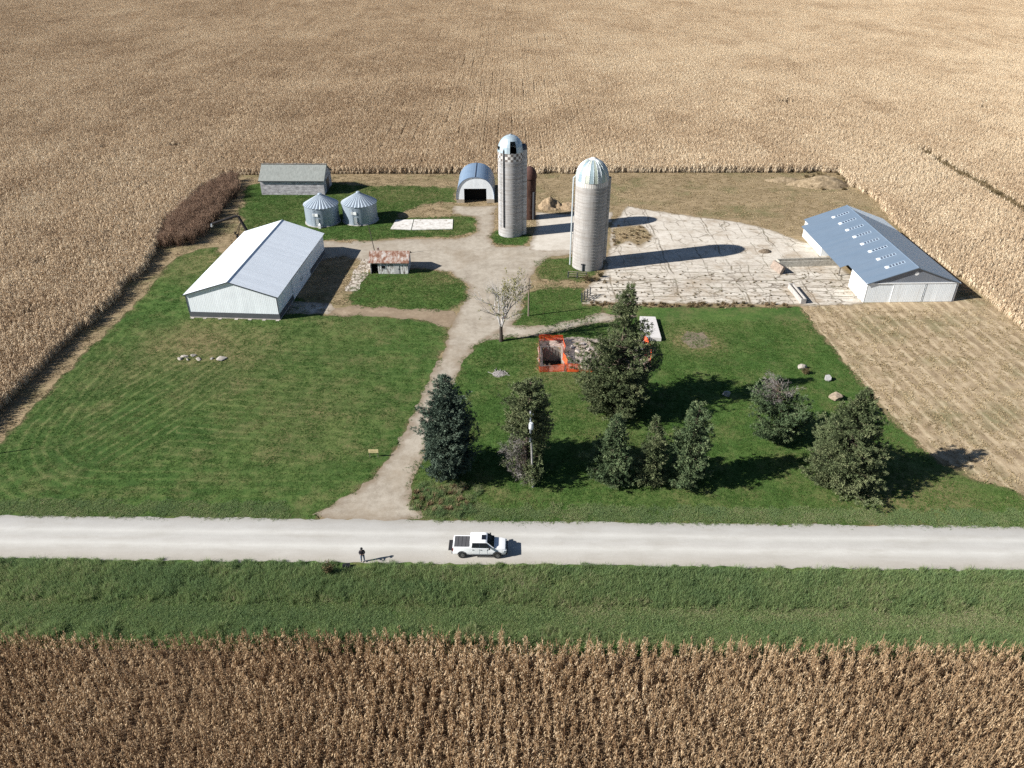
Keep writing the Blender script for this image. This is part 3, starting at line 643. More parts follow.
# waterway of dry brown grass in the corn on the right
x, y = fill_points(lambda x, y: sdpoly(x, y, way), 70, 260, 150, 300, .8, .5, -.4, 68); n = len(x)
tall_mat = m_tint('waterway grass', [(0, (.07,.055,.025)), (.5, (.17,.12,.065)), (1, (.30,.22,.12))], .8, inst=.55)
scatter('waterway_grass', np.c_[x, y, np.zeros(n)], rng.uniform(0, 6.28, n), rng.uniform(1.0, 1.9, n), rng.integers(0, 3, n), np.clip(.45+rng.normal(0, .2, n), 0, 1), tw, tall_mat, 'strip of dark brown grass cutting through the corn')
# leafless brush thicket along the corn edge
def brush_mesh(name, seed):
    g = np.random.default_rng(seed); parts = []
    n = 46
    b = np.c_[g.normal(0, .22, (n, 2)), np.zeros(n)]; az = g.uniform(0, 6.28, n); L = g.uniform(1.6, 2.9, n); ln = np.abs(g.normal(.28, .2, n))[:, None]
    k = np.array([0, .5, 1.0]); r = L[:, None]*ln*k[None]; z = L[:, None]*k[None]
    c = np.stack([b[:, :1]+r*np.cos(az)[:, None], b[:, 1:2]+r*np.sin(az)[:, None], z], -1)
    def rib(c, w, t):
        a = g.uniform(0, 3.14, len(c)); off = np.stack([np.cos(a)[:, None]*w, np.sin(a)[:, None]*w, 0*a[:, None]*w], -1)/2
        parts.append((np.stack([c-off, c+off], 2), t))
    rib(c, np.array([[.05, .035, .012]]), g.uniform(.2, .7, n))
    m = n*16; i = g.integers(0, n, m); s_ = g.uniform(.3, 1, m)
    p = c[i, 0] + (c[i, 2]-c[i, 0])*s_[:, None]
    d = g.normal(0, 1, (m, 3)); d[:, 2] = np.abs(d[:, 2])+.3; d /= np.linalg.norm(d, axis=1)[:, None]
    l = g.uniform(.25, .6, m)[:, None]
    c2 = np.stack([p, p+d*l*.5, p+d*l], 1)
    rib(c2, np.array([[.022, .018, .008]]), g.uniform(.1, .9, m))
    V, Fq, T = strips_to_mesh(parts)
    return np_mesh(name, V, Fq.ravel(), np.full(len(Fq), 4), {'ptint': T})
brush_poly = ats([(158, 247), (178, 249), (200, 243), (215, 228), (222, 212), (240, 192), (238, 180), (222, 183), (198, 202), (172, 222)])
bx = [p[0] for p in brush_poly]; by = [p[1] for p in brush_poly]
x, y = fill_points(lambda x, y: sdpoly(x, y, brush_poly)+.8*fbm(x, y, .3, 3, 77), min(bx)-2, max(bx)+2, min(by)-2, max(by)+2, 1.15, .5, .1, 69); n = len(x)
br_mat = m_tint('bare brush', [(0, (.09,.055,.038)), (.4, (.21,.135,.092)), (.7, (.32,.215,.15)), (1, (.43,.32,.23))], .85, inst=.35)
scatter('brush_thicket', np.c_[x, y, np.zeros(n)], rng.uniform(0, 6.28, n), rng.uniform(.7, 1.15, n), rng.integers(0, 3, n), np.clip(.5+rng.normal(0, .2, n), 0, 1), [brush_mesh('brush', 300+i) for i in range(3)], br_mat, 'leafless brown brush thicket along the corn edge')
# ================================================================== BUILDINGS
def m_metal(name, col, rough=.45, rib=.3, axis='X', depth=.5, streak=.1, metal=0.0, spec=.5, stain=None):
    """painted ribbed sheet metal; axis = direction across the ribs in the part's own space"""
    s = S(name, rough, spec, metal); o = s.obj()
    q = s.sep(o)['XYZ'.index(axis)]
    ph = s.math('FRACT', s.math('DIVIDE', q, rib))
    r = s.ramp(ph, [(0, 0.0), (.06, 1.0), (.14, 1.0), (.2, 0.0)])
    sc = {'X': (1, .12, .12), 'Y': (.12, 1, .12), 'Z': (.12, .12, 1)}[axis]
    n1 = s.noise(s.scale(o, sc), 3.0, 5, .7); n2 = s.noise(o, .35, 4, .6)
    f = s.math('ADD', s.math('MULTIPLY', n1, .6), s.math('MULTIPLY', n2, .4))
    c = s.ramp(f, [(.35, tuple(v*(1-streak) for v in col)), (.65, tuple(min(.95, v*(1+streak)) for v in col))])
    # sheets differ a little from each other
    sh = s.n('ShaderNodeTexWhiteNoise'); sh.noise_dimensions = '1D'; s.put(sh.inputs['W'], s.math('FLOOR', s.math('DIVIDE', q, .92)))
    c = s.mix(s.math('MULTIPLY', sh.outputs['Value'], .10), c, (.25,.27,.3))
    if stain: c = s.mix(s.ramp(s.noise(s.scale(o, sc), 1.2, 6, .75), [(.5, 0.0), (.72, .6)]), c, stain)
    s.bump(r, depth, .03)
    return s.color(c)
white_sheet_x = m_metal('white steel siding', (.80,.84,.87), .5, .3, 'X')
white_sheet_y = m_metal('white steel siding side', (.80,.84,.88), .5, .3, 'Y')
white_roof = m_metal('white steel roof', (.80,.85,.90), .32, .3, 'Y', streak=.04)
grey_band = plain('dark grey steel', (.085,.09,.10), .5, .4)
dark_trim = plain('dark trim', (.06,.065,.075), .5, .4)
white_trim = plain('white trim', (.74,.75,.75), .5, .4)
black_in = plain('dark interior', (.012,.012,.012), .95, .05)  # near-black colour stands in for the dark of unlit insides
conc = plain('weathered concrete', (.40,.37,.33), .9, .15, vary=.3, sc=1.5)
conc_d = plain('old grey concrete', (.30,.275,.245), .9, .15, vary=.35, sc=1.8)
wood_g = plain('grey weathered wood', (.20,.18,.155), .9, .1, vary=.35, sc=2.5)
galv = m_metal('galvanised sheet', (.50,.54,.58), .38, .12, 'Z', .35, .12, .55, .5)

# ---- white machine shed on the left
t = empty('machine_shed', (*[(a+b)/2 for a, b in zip(at(191, 317), at(280, 320))], 0), R(-3.6), 'long white steel machine shed with dark grey base band on the left lawn', 'shed')
W2, LEN, EV, RG = 7.65, 28.2, 4.25, 6.75
B().slab([(-W2,0,1.05),(W2,0,1.05),(W2,0,EV),(0,0,RG-.06),(-W2,0,EV)], .12).build('gable_wall', white_sheet_x, t)
B().slab([(W2,LEN,1.05),(-W2,LEN,1.05),(-W2,LEN,EV),(0,LEN,RG-.06),(W2,LEN,EV)], .12).build('gable_wall', white_sheet_x, t)
boxes('side_wall', white_sheet_y, t, (-W2-.003,-W2+.12,.125,LEN-.125,1.05,EV-.05), (W2-.12,W2+.003,.125,LEN-.125,1.05,EV-.05))
boxes('base_band', grey_band, t, (-W2-.03,W2+.03,-.03,.09,.12,1.046), (-W2-.03,W2+.03,LEN-.09,LEN+.03,.12,1.046), (-W2-.03,-W2+.09,.092,LEN-.092,.12,1.046), (W2-.09,W2+.03,.092,LEN-.092,.12,1.046))
b = B(); b.box(-W2-.08,W2+.08,-.10,LEN+.08,-.05,.117); b.build('sill_board', conc, t)
for sx in (-1, 1):
    b = B(); P = [(0,-.28,RG),(sx*(W2+.32),-.28,EV-.05),(sx*(W2+.32),LEN+.28,EV-.05),(0,LEN+.28,RG)]
    b.slab(P[::-1] if sx < 0 else P, .07)
    o = b.build('roof', white_roof, t)
for sx in (-1, 1): B().slab([(sx*W2*-0,-.30,RG+.03),(0,-.30,RG-.13),(sx*(W2+.33),-.30,EV-.19),(sx*(W2+.33),-.30,EV-.03)][::sx], .05).build('gable_trim', dark_trim, t)
b = B(); b.tube([(0,-.29,RG+.01),(0,LEN+.29,RG+.01)], .10, 6); b.build('ridge_cap', plain('grey ridge cap', (.42,.46,.50), .5, .4), t)
b = B(); b.box(W2+.03,W2+.16,7.2,20.4,EV-.42,EV-.22); b.build('door_track', dark_trim, t)
for k, y0 in enumerate((7.6, 12.75)):
    dr = B().box(W2+.035,W2+.10,y0,y0+5.05,.15,EV-.425).build('sliding_door', white_sheet_y, t)
    B().box(W2+.10,W2+.14,y0+(4.6 if k == 0 else .25),y0+(4.8 if k == 0 else .45),1.5,2.0).build('handle', dark_trim, dr)
for sx in (-1, 1): B().box(sx*W2-.07,sx*W2+.07,-.075,-.035,1.05,EV-.2).build('corner_trim', dark_trim, t)
for x in (-7.2,-5.1,-2.5,.3,2.6,5.0,7.3): B().box(x-.28,x+.28,-.5,-.11,-.02,.07).build('footing_block', conc, t)

# ---- old grey barn with green-grey shingle roof
t = empty('grey_barn', (*at(293.5, 195), 0), R(-.6), 'old grey weathered wooden barn with pale green shingle roof by the corn', 'barn')
s = S('weathered boards', .95, .1); o_ = s.obj(); q = s.sep(o_)
bd = s.math('FRACT', s.math('DIVIDE', q[2], .22))
c = s.ramp(s.noise(s.scale(o_, (.4, .4, 1.5)), 1.7, 5, .8), [(.36, (.20,.19,.20)), (.5, (.46,.44,.455)), (.62, (.68,.655,.66))])
c = s.mix(s.ramp(bd, [(0, .7), (.14, 0.0)]), c, (.06,.055,.05)); c = s.mix(s.ramp(s.noise(o_, 1.6, 5, .8), [(.58, 0.0), (.68, .8)]), c, (.10,.085,.08)); s.bump(bd, .4, .03)
barn_wall = s.color(c)
s = S('green grey shingles', .95, .1); o_ = s.obj(); q = s.sep(o_)
row = s.math('FRACT', s.math('DIVIDE', q[1], .3))
c = s.ramp(s.noise(s.scale(o_, (3, .6, 1)), 1.4, 6, .78), [(.3, (.17,.18,.17)), (.5, (.24,.255,.24)), (.7, (.32,.33,.31))])
c = s.mix(s.ramp(s.noise(s.scale(o_, (1, .5, 1)), .9, 5, .8), [(.56, 0.0), (.7, .6)]), c, (.16,.155,.14)); c = s.mix(s.ramp(row, [(0, .5), (.15, 0.0)]), c, (.10,.11,.09)); s.bump(row, .4, .03)
barn_roof = s.color(c)
W2, D, EV, RG = 7.45, 8.0, 3.55, 6.1
boxes('long_wall', barn_wall, t, (-W2,W2,0,.12,0,EV-.05), (-W2,W2,D-.12,D,0,EV-.05))
for sx in (-1, 1): P = [(sx*W2,.123,0),(sx*W2,D-.123,0),(sx*W2,D-.123,EV),(sx*W2,D/2,RG-.1),(sx*W2,.123,EV)]; B().slab(P if sx > 0 else P[::-1], .12).build('end_wall', barn_wall, t)
B().slab([(-W2-.25,-.35,EV-.12),(W2+.25,-.35,EV-.12),(W2+.25,D/2,RG),(-W2-.25,D/2,RG)], .10).build('roof', barn_roof, t)
B().slab([(W2+.25,D+.35,EV-.12),(-W2-.25,D+.35,EV-.12),(-W2-.25,D/2+.005,RG),(W2+.25,D/2+.005,RG)], .10).build('roof', barn_roof, t)
b = B()
for k in range(26):
    x = -W2 + 2*W2*k/25; b.rbox((x, D/2+.1, RG+.05+random.uniform(-.02, .10)), (.6, .5, .16), 0, random.uniform(-.25, .25), random.uniform(-.12, .12))
b.build('ridge_shingles', wood_g, t)
b = B(); b.box(-W2-.26,W2+.26,-.37,-.353,EV-.30,EV-.10); b.build('eave_board', dark_trim, t)
b = B(); b.box(W2+.003,W2+.06,2.6,5.4,0,2.9); b.build('door', dark_trim, t)

# ---- two round grain bins
def m_bin():
    s = S('bin galvanised steel', .42, .5, .35); o = s.obj(); q = s.sep(o)
    rg = s.math('FRACT', s.math('DIVIDE', q[2], .82)); fine = s.math('SINE', s.math('MULTIPLY', q[2], 2*math.pi/.1))
    c = s.ramp(s.noise(s.scale(o, (1, 1, .15)), 2.2, 5, .7), [(.3, (.27,.33,.40)), (.7, (.38,.44,.51))])
    c = s.mix(s.ramp(rg, [(0, .55), (.06, 0.0)]), c, (.22,.24,.27)); s.bump(fine, .25, .02)
    return s.color(c)
bin_steel = m_bin()
s = S('bin roof steel', .42, .5, .35); o_ = s.obj(); bin_roof = s.color(s.ramp(s.noise(o_, 1.4, 4), [(.3, (.33,.40,.47)), (.7, (.45,.51,.57))]))
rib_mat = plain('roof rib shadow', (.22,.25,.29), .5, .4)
def grain_bin(x, y, r, ev, ap, label):
    t = empty('grain_bin', (x, y, 0), 0, label, 'grain bin', 'round steel grain bins')
    B().lathe([(r, .12), (r, ev)], 48).build('bin_wall', bin_steel, t, 30)
    B().lathe([(0, .118), (r+.22, .118), (r+.22, -.05)], 40).build('base_pad', conc, t, 30)
    prof = [(r+.14, ev-.06), (.42, ap-.12)]
    b = B(); n = 30
    vs = []; fs = []
    for k in range(n*4):                                            # ribbed cone: valleys and ridges modelled
        a = 2*math.pi*k/(n*4); up = (0, .10, .10, 0)[k % 4]
        for rr, z in prof: vs.append((rr*math.cos(a), rr*math.sin(a), z+up*(rr/r)))
    for k in range(n*4):
        j = (k+1) % (n*4); fs.append((2*k, 2*j, 2*j+1, 2*k+1))
    b.add(vs, fs); rf = b.build('roof', bin_roof, t)
    b = B()  # dark tubes in the valleys: shade beside the ribs put in as colour
    for k in range(n):
        a = 2*math.pi*(k*4-.5+2.0)/(n*4)+2*math.pi*1.5/(n*4)
        p0 = (prof[0][0]*math.cos(a), prof[0][0]*math.sin(a), prof[0][1]+.012); p1 = (prof[1][0]*math.cos(a), prof[1][0]*math.sin(a), prof[1][1]+.012)
        b.tube([p0, p1], [.075, .012], 4)
    b.build('rib_shadow_lines', rib_mat, rf)
    B().lathe([(.46, ap-.16), (.46, ap+.02), (.30, ap+.16), (0, ap+.2)], 20).build('fill_cap', bin_roof, t, 30)
    a = R(-100); c_, s_ = math.cos(a), math.sin(a)
    B().rbox((c_*(r+.03), s_*(r+.03), ev-1.35), (.08, 1.15, .62), a, R(0)).build('emblem_panel', plain('pale emblem', (.72,.74,.74), .5), t)
    dr = B().rbox((c_*(r+.03)+.25, s_*(r+.03), 1.15), (.12, .75, 1.5), a).build('door', galv, t)
    b = B(); 
    for dx in (-.2, .2): b.tube([(c_*(r+.12)-.6+dx, s_*(r+.12), .1), (c_*(r+.12)-.6+dx, s_*(r+.12), ev)], .02, 5)
    for k in range(12): b.tube([(c_*(r+.12)-.8, s_*(r+.12), .3+k*.32), (c_*(r+.12)-.4, s_*(r+.12), .3+k*.32)], .015, 4)
    b.build('ladder', galv, t)
    return t
ybl = at(323, 227.5)[1]+3.6; ybr = at(360, 226)[1]+3.7
bl = grain_bin(-40.95, ybl, 3.6, 4.05, 6.15, 'left of two round steel grain bins with ribbed cone roofs, nearer the grey barn')
br = grain_bin(-32.95, ybr, 3.7, 4.1, 6.2, 'right of two round steel grain bins with ribbed cone roofs, beside the concrete pad')
b = B(); b.rbox((.15, -4.05, .38), (.5, .6, .75)); b.tube([(.15, -3.7, .9), (.15, -4.2, .5)], .14, 8); b.build('unload_box', white_trim, bl)
b = B(); b.tube([(-.3, -3.6, 1.0), (.35, -4.35, .25)], .13, 8); b.build('unload_tube', dark_trim, br)

# ---- arched-roof quonset barn
t = empty('arched_barn', (*at(475.5, 203), 0), R(.3), 'arched blue-grey metal barn with white front and dark open doorway', 'barn')
W2, D, Hh = 4.3, 11.0, 5.95
def arch(k, w=W2, h=Hh): 
    a = math.pi*k; x = -math.cos(a); z = math.sin(a)
    return (w*math.copysign(abs(x)**.88, x), .9+(h-.9)*max(z, 0)**.82)
NA = 28; A = [arch(k/NA) for k in range(NA+1)]
wx, hz = 2.55, 3.35
def arch_z(x):
    for i in range(NA):
        if A[i][0] <= x <= A[i+1][0]: return A[i][1] + (A[i+1][1]-A[i][1])*(x-A[i][0])/max(1e-6, A[i+1][0]-A[i][0])
    return .9
front = [(-wx,0,hz),(wx,0,hz),(wx,0,arch_z(wx))] + [(x,0,z) for x, z in A[::-1] if -wx < x < wx] + [(-wx,0,arch_z(-wx))]
B().slab(front, .14).build('front_wall', white_sheet_x, t)
for sx in (-1, 1):
    P = [(x,0,z) for x, z in A if (x <= -wx)] + [(-wx,0,arch_z(-wx)),(-wx,0,.9)]
    P = [(-p[0]*sx*1 if sx > 0 else p[0], p[1], p[2]) for p in P]
    B().slab(P if sx > 0 else P[::-1], .14).build('front_wall', white_sheet_x, t)
B().slab([(x,D,z) for x, z in A], .14).build('back_wall', white_sheet_x, t)
tan_c = plain('tan concrete', (.38,.33,.26), .9, .1, vary=.2)
for sx in (-1, 1):
    x0, x1 = sorted((sx*W2, sx*wx)); B().box(x0-.03 if sx < 0 else x0, x1 if sx < 0 else x1+.03, -.05, .3, -.05, .897).build('stem_wall', tan_c, t)
    B().box(*sorted((sx*(W2+.03), sx*(W2-.3))), .303, D+.05, -.05, .897).build('stem_wall', tan_c, t)
blue_roof = m_metal('blue grey roof', (.20,.285,.40), .42, .3, 'Y', .45, .10, .25, .5)
for half in (0, 1):
    b = B(); rng_ = range(0, NA//2) if half == 0 else range(NA//2, NA)
    for i in rng_:
        (xa, za), (xb, zb) = arch(i/NA, W2+.04, Hh+.05), arch((i+1)/NA, W2+.04, Hh+.05)
        b.slab([(xa,-.06,za),(xb,-.06,zb),(xb,D+.2,zb),(xa,D+.2,za)], .08)
    b.build('roof', blue_roof, t)
b = B(); b.tube([(0,-.08,Hh+.13),(0,D+.2,Hh+.13)], .09, 6); b.build('ridge_cap', plain('blue grey cap', (.12,.15,.20), .5), t)
b = B()
for i in range(NA):
    (xa, za), (xb, zb) = arch(i/NA, W2+.03, Hh+.04), arch((i+1)/NA, W2+.03, Hh+.04); b.tube([(xa,-.08,za),(xb,-.08,zb)], .07, 5, True)
b.build('arch_trim', plain('blue trim', (.10,.14,.21), .5), t)
b = B(); b.box(-3.5,3.5,2.2,2.3,0,3.3); b.build('interior_shade_panel', black_in, t)  # black panel added behind the doorway to paint the interior shade

# ---- silos
def m_stave(name, col, hoop=.76):
    s = S(name, .9, .15); o = s.obj(); q = s.sep(o)
    hp = s.math('FRACT', s.math('DIVIDE', q[2], hoop)); st = s.math('FRACT', s.math('MULTIPLY', s.math('ARCTAN2', q[1], q[0]), 26/(2*math.pi)))
    c = s.ramp(s.noise(s.scale(o, (1, 1, .16)), 1.4, 6, .75), [(.3, tuple(v*.72 for v in col)), (.5, col), (.7, tuple(v*1.18 for v in col))])
    c = s.mix(s.ramp(s.noise(s.scale(o, (.15, .15, 2.0)), 1.2, 4, .7), [(.48, 0.0), (.62, .5)]), c, (.24,.21,.185))
    c = s.mix(s.ramp(hp, [(0, .85), (.16, 0.0)]), c, (.16,.15,.14)); c = s.mix(s.ramp(st, [(0, .35), (.07, 0.0)]), c, (.20,.18,.16))
    wn = s.n('ShaderNodeTexWhiteNoise'); wn.noise_dimensions = '2D'
    cx = s.n('ShaderNodeCombineXYZ'); s.put(cx.inputs[0], s.math('FLOOR', s.math('MULTIPLY', s.math('ARCTAN2', q[1], q[0]), 26/(2*math.pi)))); s.put(cx.inputs[1], s.math('FLOOR', s.math('DIVIDE', q[2], hoop)))
    s.put(wn.inputs['Vector'], cx.outputs[0]); c = s.mix(s.math('MULTIPLY', wn.outputs['Value'], .22), c, (.30,.27,.24))
    s.bump(hp, .3, .03)
    return s.color(c)
dome_blue = S('faded dome steel', .45, .5, .3)
o_ = dome_blue.obj(); dome_blue = dome_blue.color(dome_blue.ramp(dome_blue.noise(o_, .9, 5, .7), [(.3, (.28,.37,.43)), (.7, (.46,.54,.58))]))
def hoops(b, r, z0, z1, step, c=(0, 0, 0)):
    z = z0
    while z < z1: b.lathe([(r, z-.022), (r+.03, z), (r, z+.022)], 40, c); z += step
# left silo
SX, SY, SR, SH, ST = -.28, 155.0, 2.52, 17.3, 20.35
t = empty('tall_silo', (SX, SY, 0), 0, 'slimmer tall concrete silo with blue-grey dome, checkered band and side chute', 'silo', 'tall concrete silos')
b = B().lathe([(SR, -.1), (SR, 15.65)], 48); hoops(b, SR, .6, 15.5, .76); b.build('barrel', m_stave('pale staves', (.375,.37,.37)), t, 30)
s = S('checker band', .85, .2); o_ = s.obj(); q = s.sep(o_)
u = s.math('MULTIPLY', s.math('ARCTAN2', q[1], q[0]), 14/math.pi); v = s.math('DIVIDE', q[2], .555)
ck = s.math('MODULO', s.math('ADD', s.math('FLOOR', u), s.math('FLOOR', v)), 2); ck = s.math('ABSOLUTE', ck)
B().lathe([(SR+.012, 15.65), (SR+.012, SH)], 56).build('checker_band', s.color(s.mix(ck, (.60,.58,.55), (.16,.14,.13))), t, 30)
nG = 24; prof = [(SR+.10, SH-.02)] + [(SR*math.cos(a)*1.02, SH+(ST-SH)*math.sin(a)**.95) for a in [R(x) for x in (8, 20, 32, 44, 56, 68, 80)]] + [(.18, ST)]
gap = R(-78)
b = B().lathe(prof, nG-2, (0, 0, 0), gap+R(15), gap+R(15)+2*math.pi*(nG-2)/nG); dm = b.build('dome', dome_blue, t)
B().lathe(prof[4:], 2, (0, 0, 0), gap-R(15), gap+R(15)).build('dome_patch', dome_blue, dm)
B().lathe([(.2, ST-.05), (.2, ST+.12), (0, ST+.16)], 12).build('dome_cap', bin_roof, dm)
B().lathe([(0, SH-.6), (SR-.06, SH-.6)], 32).build('shade_disc', black_in, t)  # black disc stands in for the darkness under the open dome
B().lathe([(SR-.05, SH-.62), (SR-.05, SH-.03)], 32).build('shade_rim', black_in, t)  # black ring continues the painted dark inside
a = R(-155); B().rbox((2.55*math.cos(a), 2.55*math.sin(a), SH+.75), (.25, .5, .6), a).build('dark_hole', black_in, dm)  # black box painting the dark of a small hole in the dome
ca = R(-4)
b = B().lathe([(.62, 0.0), (.62, SH+.3)], 14, (SR*math.cos(ca)*1.06, SR*math.sin(ca), 0), ca-R(120), ca+R(120)); b.build('chute', m_stave('chute panels', (.50,.50,.50), 1.6), t, 40)
b = B().lathe([(.7, SH+.3), (.6, SH+1.0), (.3, SH+1.35), (0, SH+1.42)], 14, (SR*math.cos(ca)*1.04, SR*math.sin(ca), 0)); b.build('chute_hood', plain('dark hood', (.05,.06,.08), .5), t, 30)
pa = R(-122); px_, py_ = (SR+.14)*math.cos(pa), (SR+.14)*math.sin(pa)
b = B().tube([(px_, py_, 2.2), (px_, py_, SH+.4), (px_*.8, py_*.8, SH+1.1)], .115, 8); b.build('blower_pipe', plain('dark pipe', (.055,.055,.06), .5, .4), t, 40)
for z in (4.5, 8.0, 11.5, 14.8): B().rbox((px_*.97, py_*.97, z), (.30, .30, .08), pa).build('pipe_bracket', dark_trim, t)
pa2 = R(-140); b = B()
for d in (-.18, .18):
    x = (SR+.12)*math.cos(pa2)-math.sin(pa2)*d; y = (SR+.12)*math.sin(pa2)+math.cos(pa2)*d; b.tube([(x, y, 2.0), (x, y, SH)], .025, 5)
for k in range(46):
    z = 2.2+k*.33; b.tube([((SR+.12)*math.cos(pa2)+math.sin(pa2)*.18, (SR+.12)*math.sin(pa2)-math.cos(pa2)*.18, z), ((SR+.12)*math.cos(pa2)-math.sin(pa2)*.18, (SR+.12)*math.sin(pa2)+math.cos(pa2)*.18, z)], .018, 4)
b.build('ladder', galv, t)
# right silo
SX, SY, SR, SH, ST = 14.40, 138.4, 2.94, 16.8, 20.45
t = empty('tall_silo', (SX, SY, 0), 0, 'thicker tall concrete silo with striped green and white dome by the cracked feedlot', 'silo', 'tall concrete silos')
b = B().lathe([(SR, -.1), (SR, 15.9)], 48); hoops(b, SR, .5, 15.8, .62); b.build('barrel', m_stave('warm staves', (.36,.345,.33), .62), t, 30)
s = S('dashed band', .85, .2); o_ = s.obj(); q = s.sep(o_)
dsh = s.math('FRACT', s.math('MULTIPLY', s.math('ARCTAN2', q[1], q[0]), 22/math.pi))
B().lathe([(SR+.012, 15.9), (SR+.012, SH)], 56).build('pale_band', s.color(s.mix(s.ramp(dsh, [(.36, 0.0), (.42, 1.0)]), (.40,.37,.34), (.60,.58,.55))), t, 30)
prof = [(SR+.10, SH-.02)] + [(SR*math.cos(a)*1.02, SH+(ST-SH)*math.sin(a)**.95) for a in [R(x) for x in (8, 20, 32, 44, 56, 68, 80)]] + [(.2, ST)]
gc = [(.42,.46,.38), (.46,.50,.49), (.27,.35,.38), (.48,.50,.43), (.37,.43,.37), (.23,.31,.36)]
gm = [plain('dome gore', c, .5, .4, .1, .2) for c in gc]
b = B()
for k in range(24):
    b.cm = [0, 1, 4, 0, 2, 3, 1, 5, 0, 2, 1, 3, 4, 0, 5, 1, 3, 2, 0, 1, 4, 3, 5, 0][k]
    b.lathe(prof, 1, (0, 0, 0), 2*math.pi*k/24, 2*math.pi*(k+1)/24)
dm = b.build('dome', gm, t)
b = B()
for k in range(24):
    a = 2*math.pi*k/24; b.tube([((r+.015)*math.cos(a), (r+.015)*math.sin(a), z+.01) for r, z in prof], .03, 4)
b.build('dome_seams', galv, dm)
B().lathe([(.75, ST-.28), (.75, ST-.1), (.3, ST+.16), (0, ST+.2)], 16).build('dome_cap', plain('white cap', (.74,.74,.72), .5), dm)
pa = R(-176); px_, py_ = (SR+.42)*math.cos(pa), (SR+.42)*math.sin(pa)
B().tube([(px_, py_, .3), (px_, py_, SH+.3), (px_*.72, py_*.72, SH+1.0)], .14, 8).build('fill_pipe', plain('pale pipe', (.52,.57,.60), .45, .5, .3), t, 40)
for z in (3.0, 6.5, 10.0, 13.5, 16.4): B().rbox((px_*.94, py_*.94, z), (.5, .12, .08), pa).build('pipe_bracket', galv, t)
ca = R(8); b = B().lathe([(.5, 1.2), (.5, SH+.2)], 12, (SR*math.cos(ca)*1.04, SR*math.sin(ca)*1.04, 0), ca-R(115), ca+R(115)); b.build('chute', m_stave('warm chute', (.40,.385,.36), 1.6), t, 40)
# rusty silo behind the left one
s = S('rusty steel', .85, .25, .1); o_ = s.obj()
rust = s.color(s.ramp(s.noise(s.scale(o_, (1, 1, .25)), 1.6, 6, .75), [(.3, (.035,.018,.014)), (.5, (.075,.038,.028)), (.72, (.19,.12,.095))]))
t = empty('rusty_silo', (3.75, 164.3, 0), 0, 'short narrow rusty brown steel silo just behind the slimmer tall silo', 'silo')
B().lathe([(1.4, -.05), (1.4, 9.0)], 28).build('barrel', rust, t, 30)
B().lathe([(1.58, 8.95), (1.55, 9.6), (1.3, 10.5), (.8, 11.1), (.25, 11.4), (0, 11.43)], 28).build('dome', plain('rust dome', (.075,.035,.028), .8, .3, vary=.3), t, 30)
b = B(); b.tube([(.9, -1.25, 0.2), (.9, -1.25, 6.2)], .22, 8); b.build('unload_pipe', dark_trim, t)
b = B(); hoops(b, 1.4, 1, 8.8, 1.1); b.build('hoop_ring', rust, t)

# ---- small shed with rusty roof
t = empty('small_shed', (*at(389.5, 274), 0), R(-.5), 'small old shed with rusty tin roof and peeling white walls', 'shed')
W2, D, EV, RG = 3.5, 4.4, 2.45, 3.75
s = S('peeling white boards', .9, .15); o_ = s.obj(); q = s.sep(o_)
bd = s.math('FRACT', s.math('DIVIDE', q[0], .24)); pe = s.noise(s.scale(o_, (2.2, 2.2, .5)), 1.7, 6, .8)
c = s.ramp(pe, [(.40, (.13,.115,.10)), (.47, (.30,.28,.26)), (.53, (.66,.66,.64)), (.8, (.74,.74,.72))]); c = s.mix(s.ramp(bd, [(0, .7), (.1, 0.0)]), c, (.10,.09,.08)); s.bump(bd, .4, .02)
peel = s.color(c)
s = S('rusty tin', .8, .3, .1); o_ = s.obj()
n1 = s.noise(s.scale(o_, (1, .35, 1)), 1.5, 6, .75)
c = s.ramp(n1, [(.36, (.44,.42,.40)), (.47, (.33,.25,.21)), (.55, (.20,.095,.06)), (.68, (.11,.05,.035))]); s.bump(s.math('SINE', s.math('MULTIPLY', s.sep(o_)[0], 2*math.pi/.2)), .4, .03)
tin = s.color(c)
boxes('front_wall', peel, t, (-2.05,W2,0,.1,0,EV-.06), (-W2,-3.35,0,.1,0,EV-.06), (-3.347,-2.053,0.01,.09,2.0,EV-.06))
B().box(-W2,W2,D-.1,D,0,EV-.06).build('back_wall', peel, t)
ggb = plain('grey gable boards', (.34,.35,.37), .9, .1, vary=.3)
for sx in (-1, 1): P = [(sx*W2,.103,0),(sx*W2,D-.103,0),(sx*W2,D-.103,EV),(sx*W2,D/2,RG-.08),(sx*W2,.103,EV)]; B().slab(P if sx > 0 else P[::-1], .1).build('gable_wall', ggb, t)
B().slab([(-W2-.25,-.35,EV-.14),(W2+.3,-.35,EV-.14),(W2+.3,D/2,RG),(-W2-.25,D/2,RG)], .06).build('roof', tin, t)
b = B(); b.slab([(W2+.3,D+.35,EV-.14),(-W2-.25,D+.35,EV-.14),(-W2-.25,D/2+.005,RG),(W2+.3,D/2+.005,RG)], .06); b.build('roof', tin, t)
B().box(-W2+.12,W2-.12,1.2,1.28,0,EV-.1).build('interior_shade_panel', black_in, t)  # added black panel: shade of the open bay painted in
dr = B().box(.9,1.9,-.05,-.003,.05,2.05).build('door', plain('grey door', (.42,.42,.41), .8, .2, vary=.3), t)
B().box(1.72,1.8,-.09,-.05,.95,1.15).build('handle', dark_trim, dr)
wn_ = B().box(-1.5,-.6,-.05,-.003,1.0,1.8).build('window', white_trim, t); B().box(-1.42,-.68,-.065,-.052,1.08,1.72).build('pane', black_in, wn_)
b = B(); b.rbox((-2.2, D/2+.5, RG+.15), (.32, .32, .6)); b.build('roof_vent', tin, t)

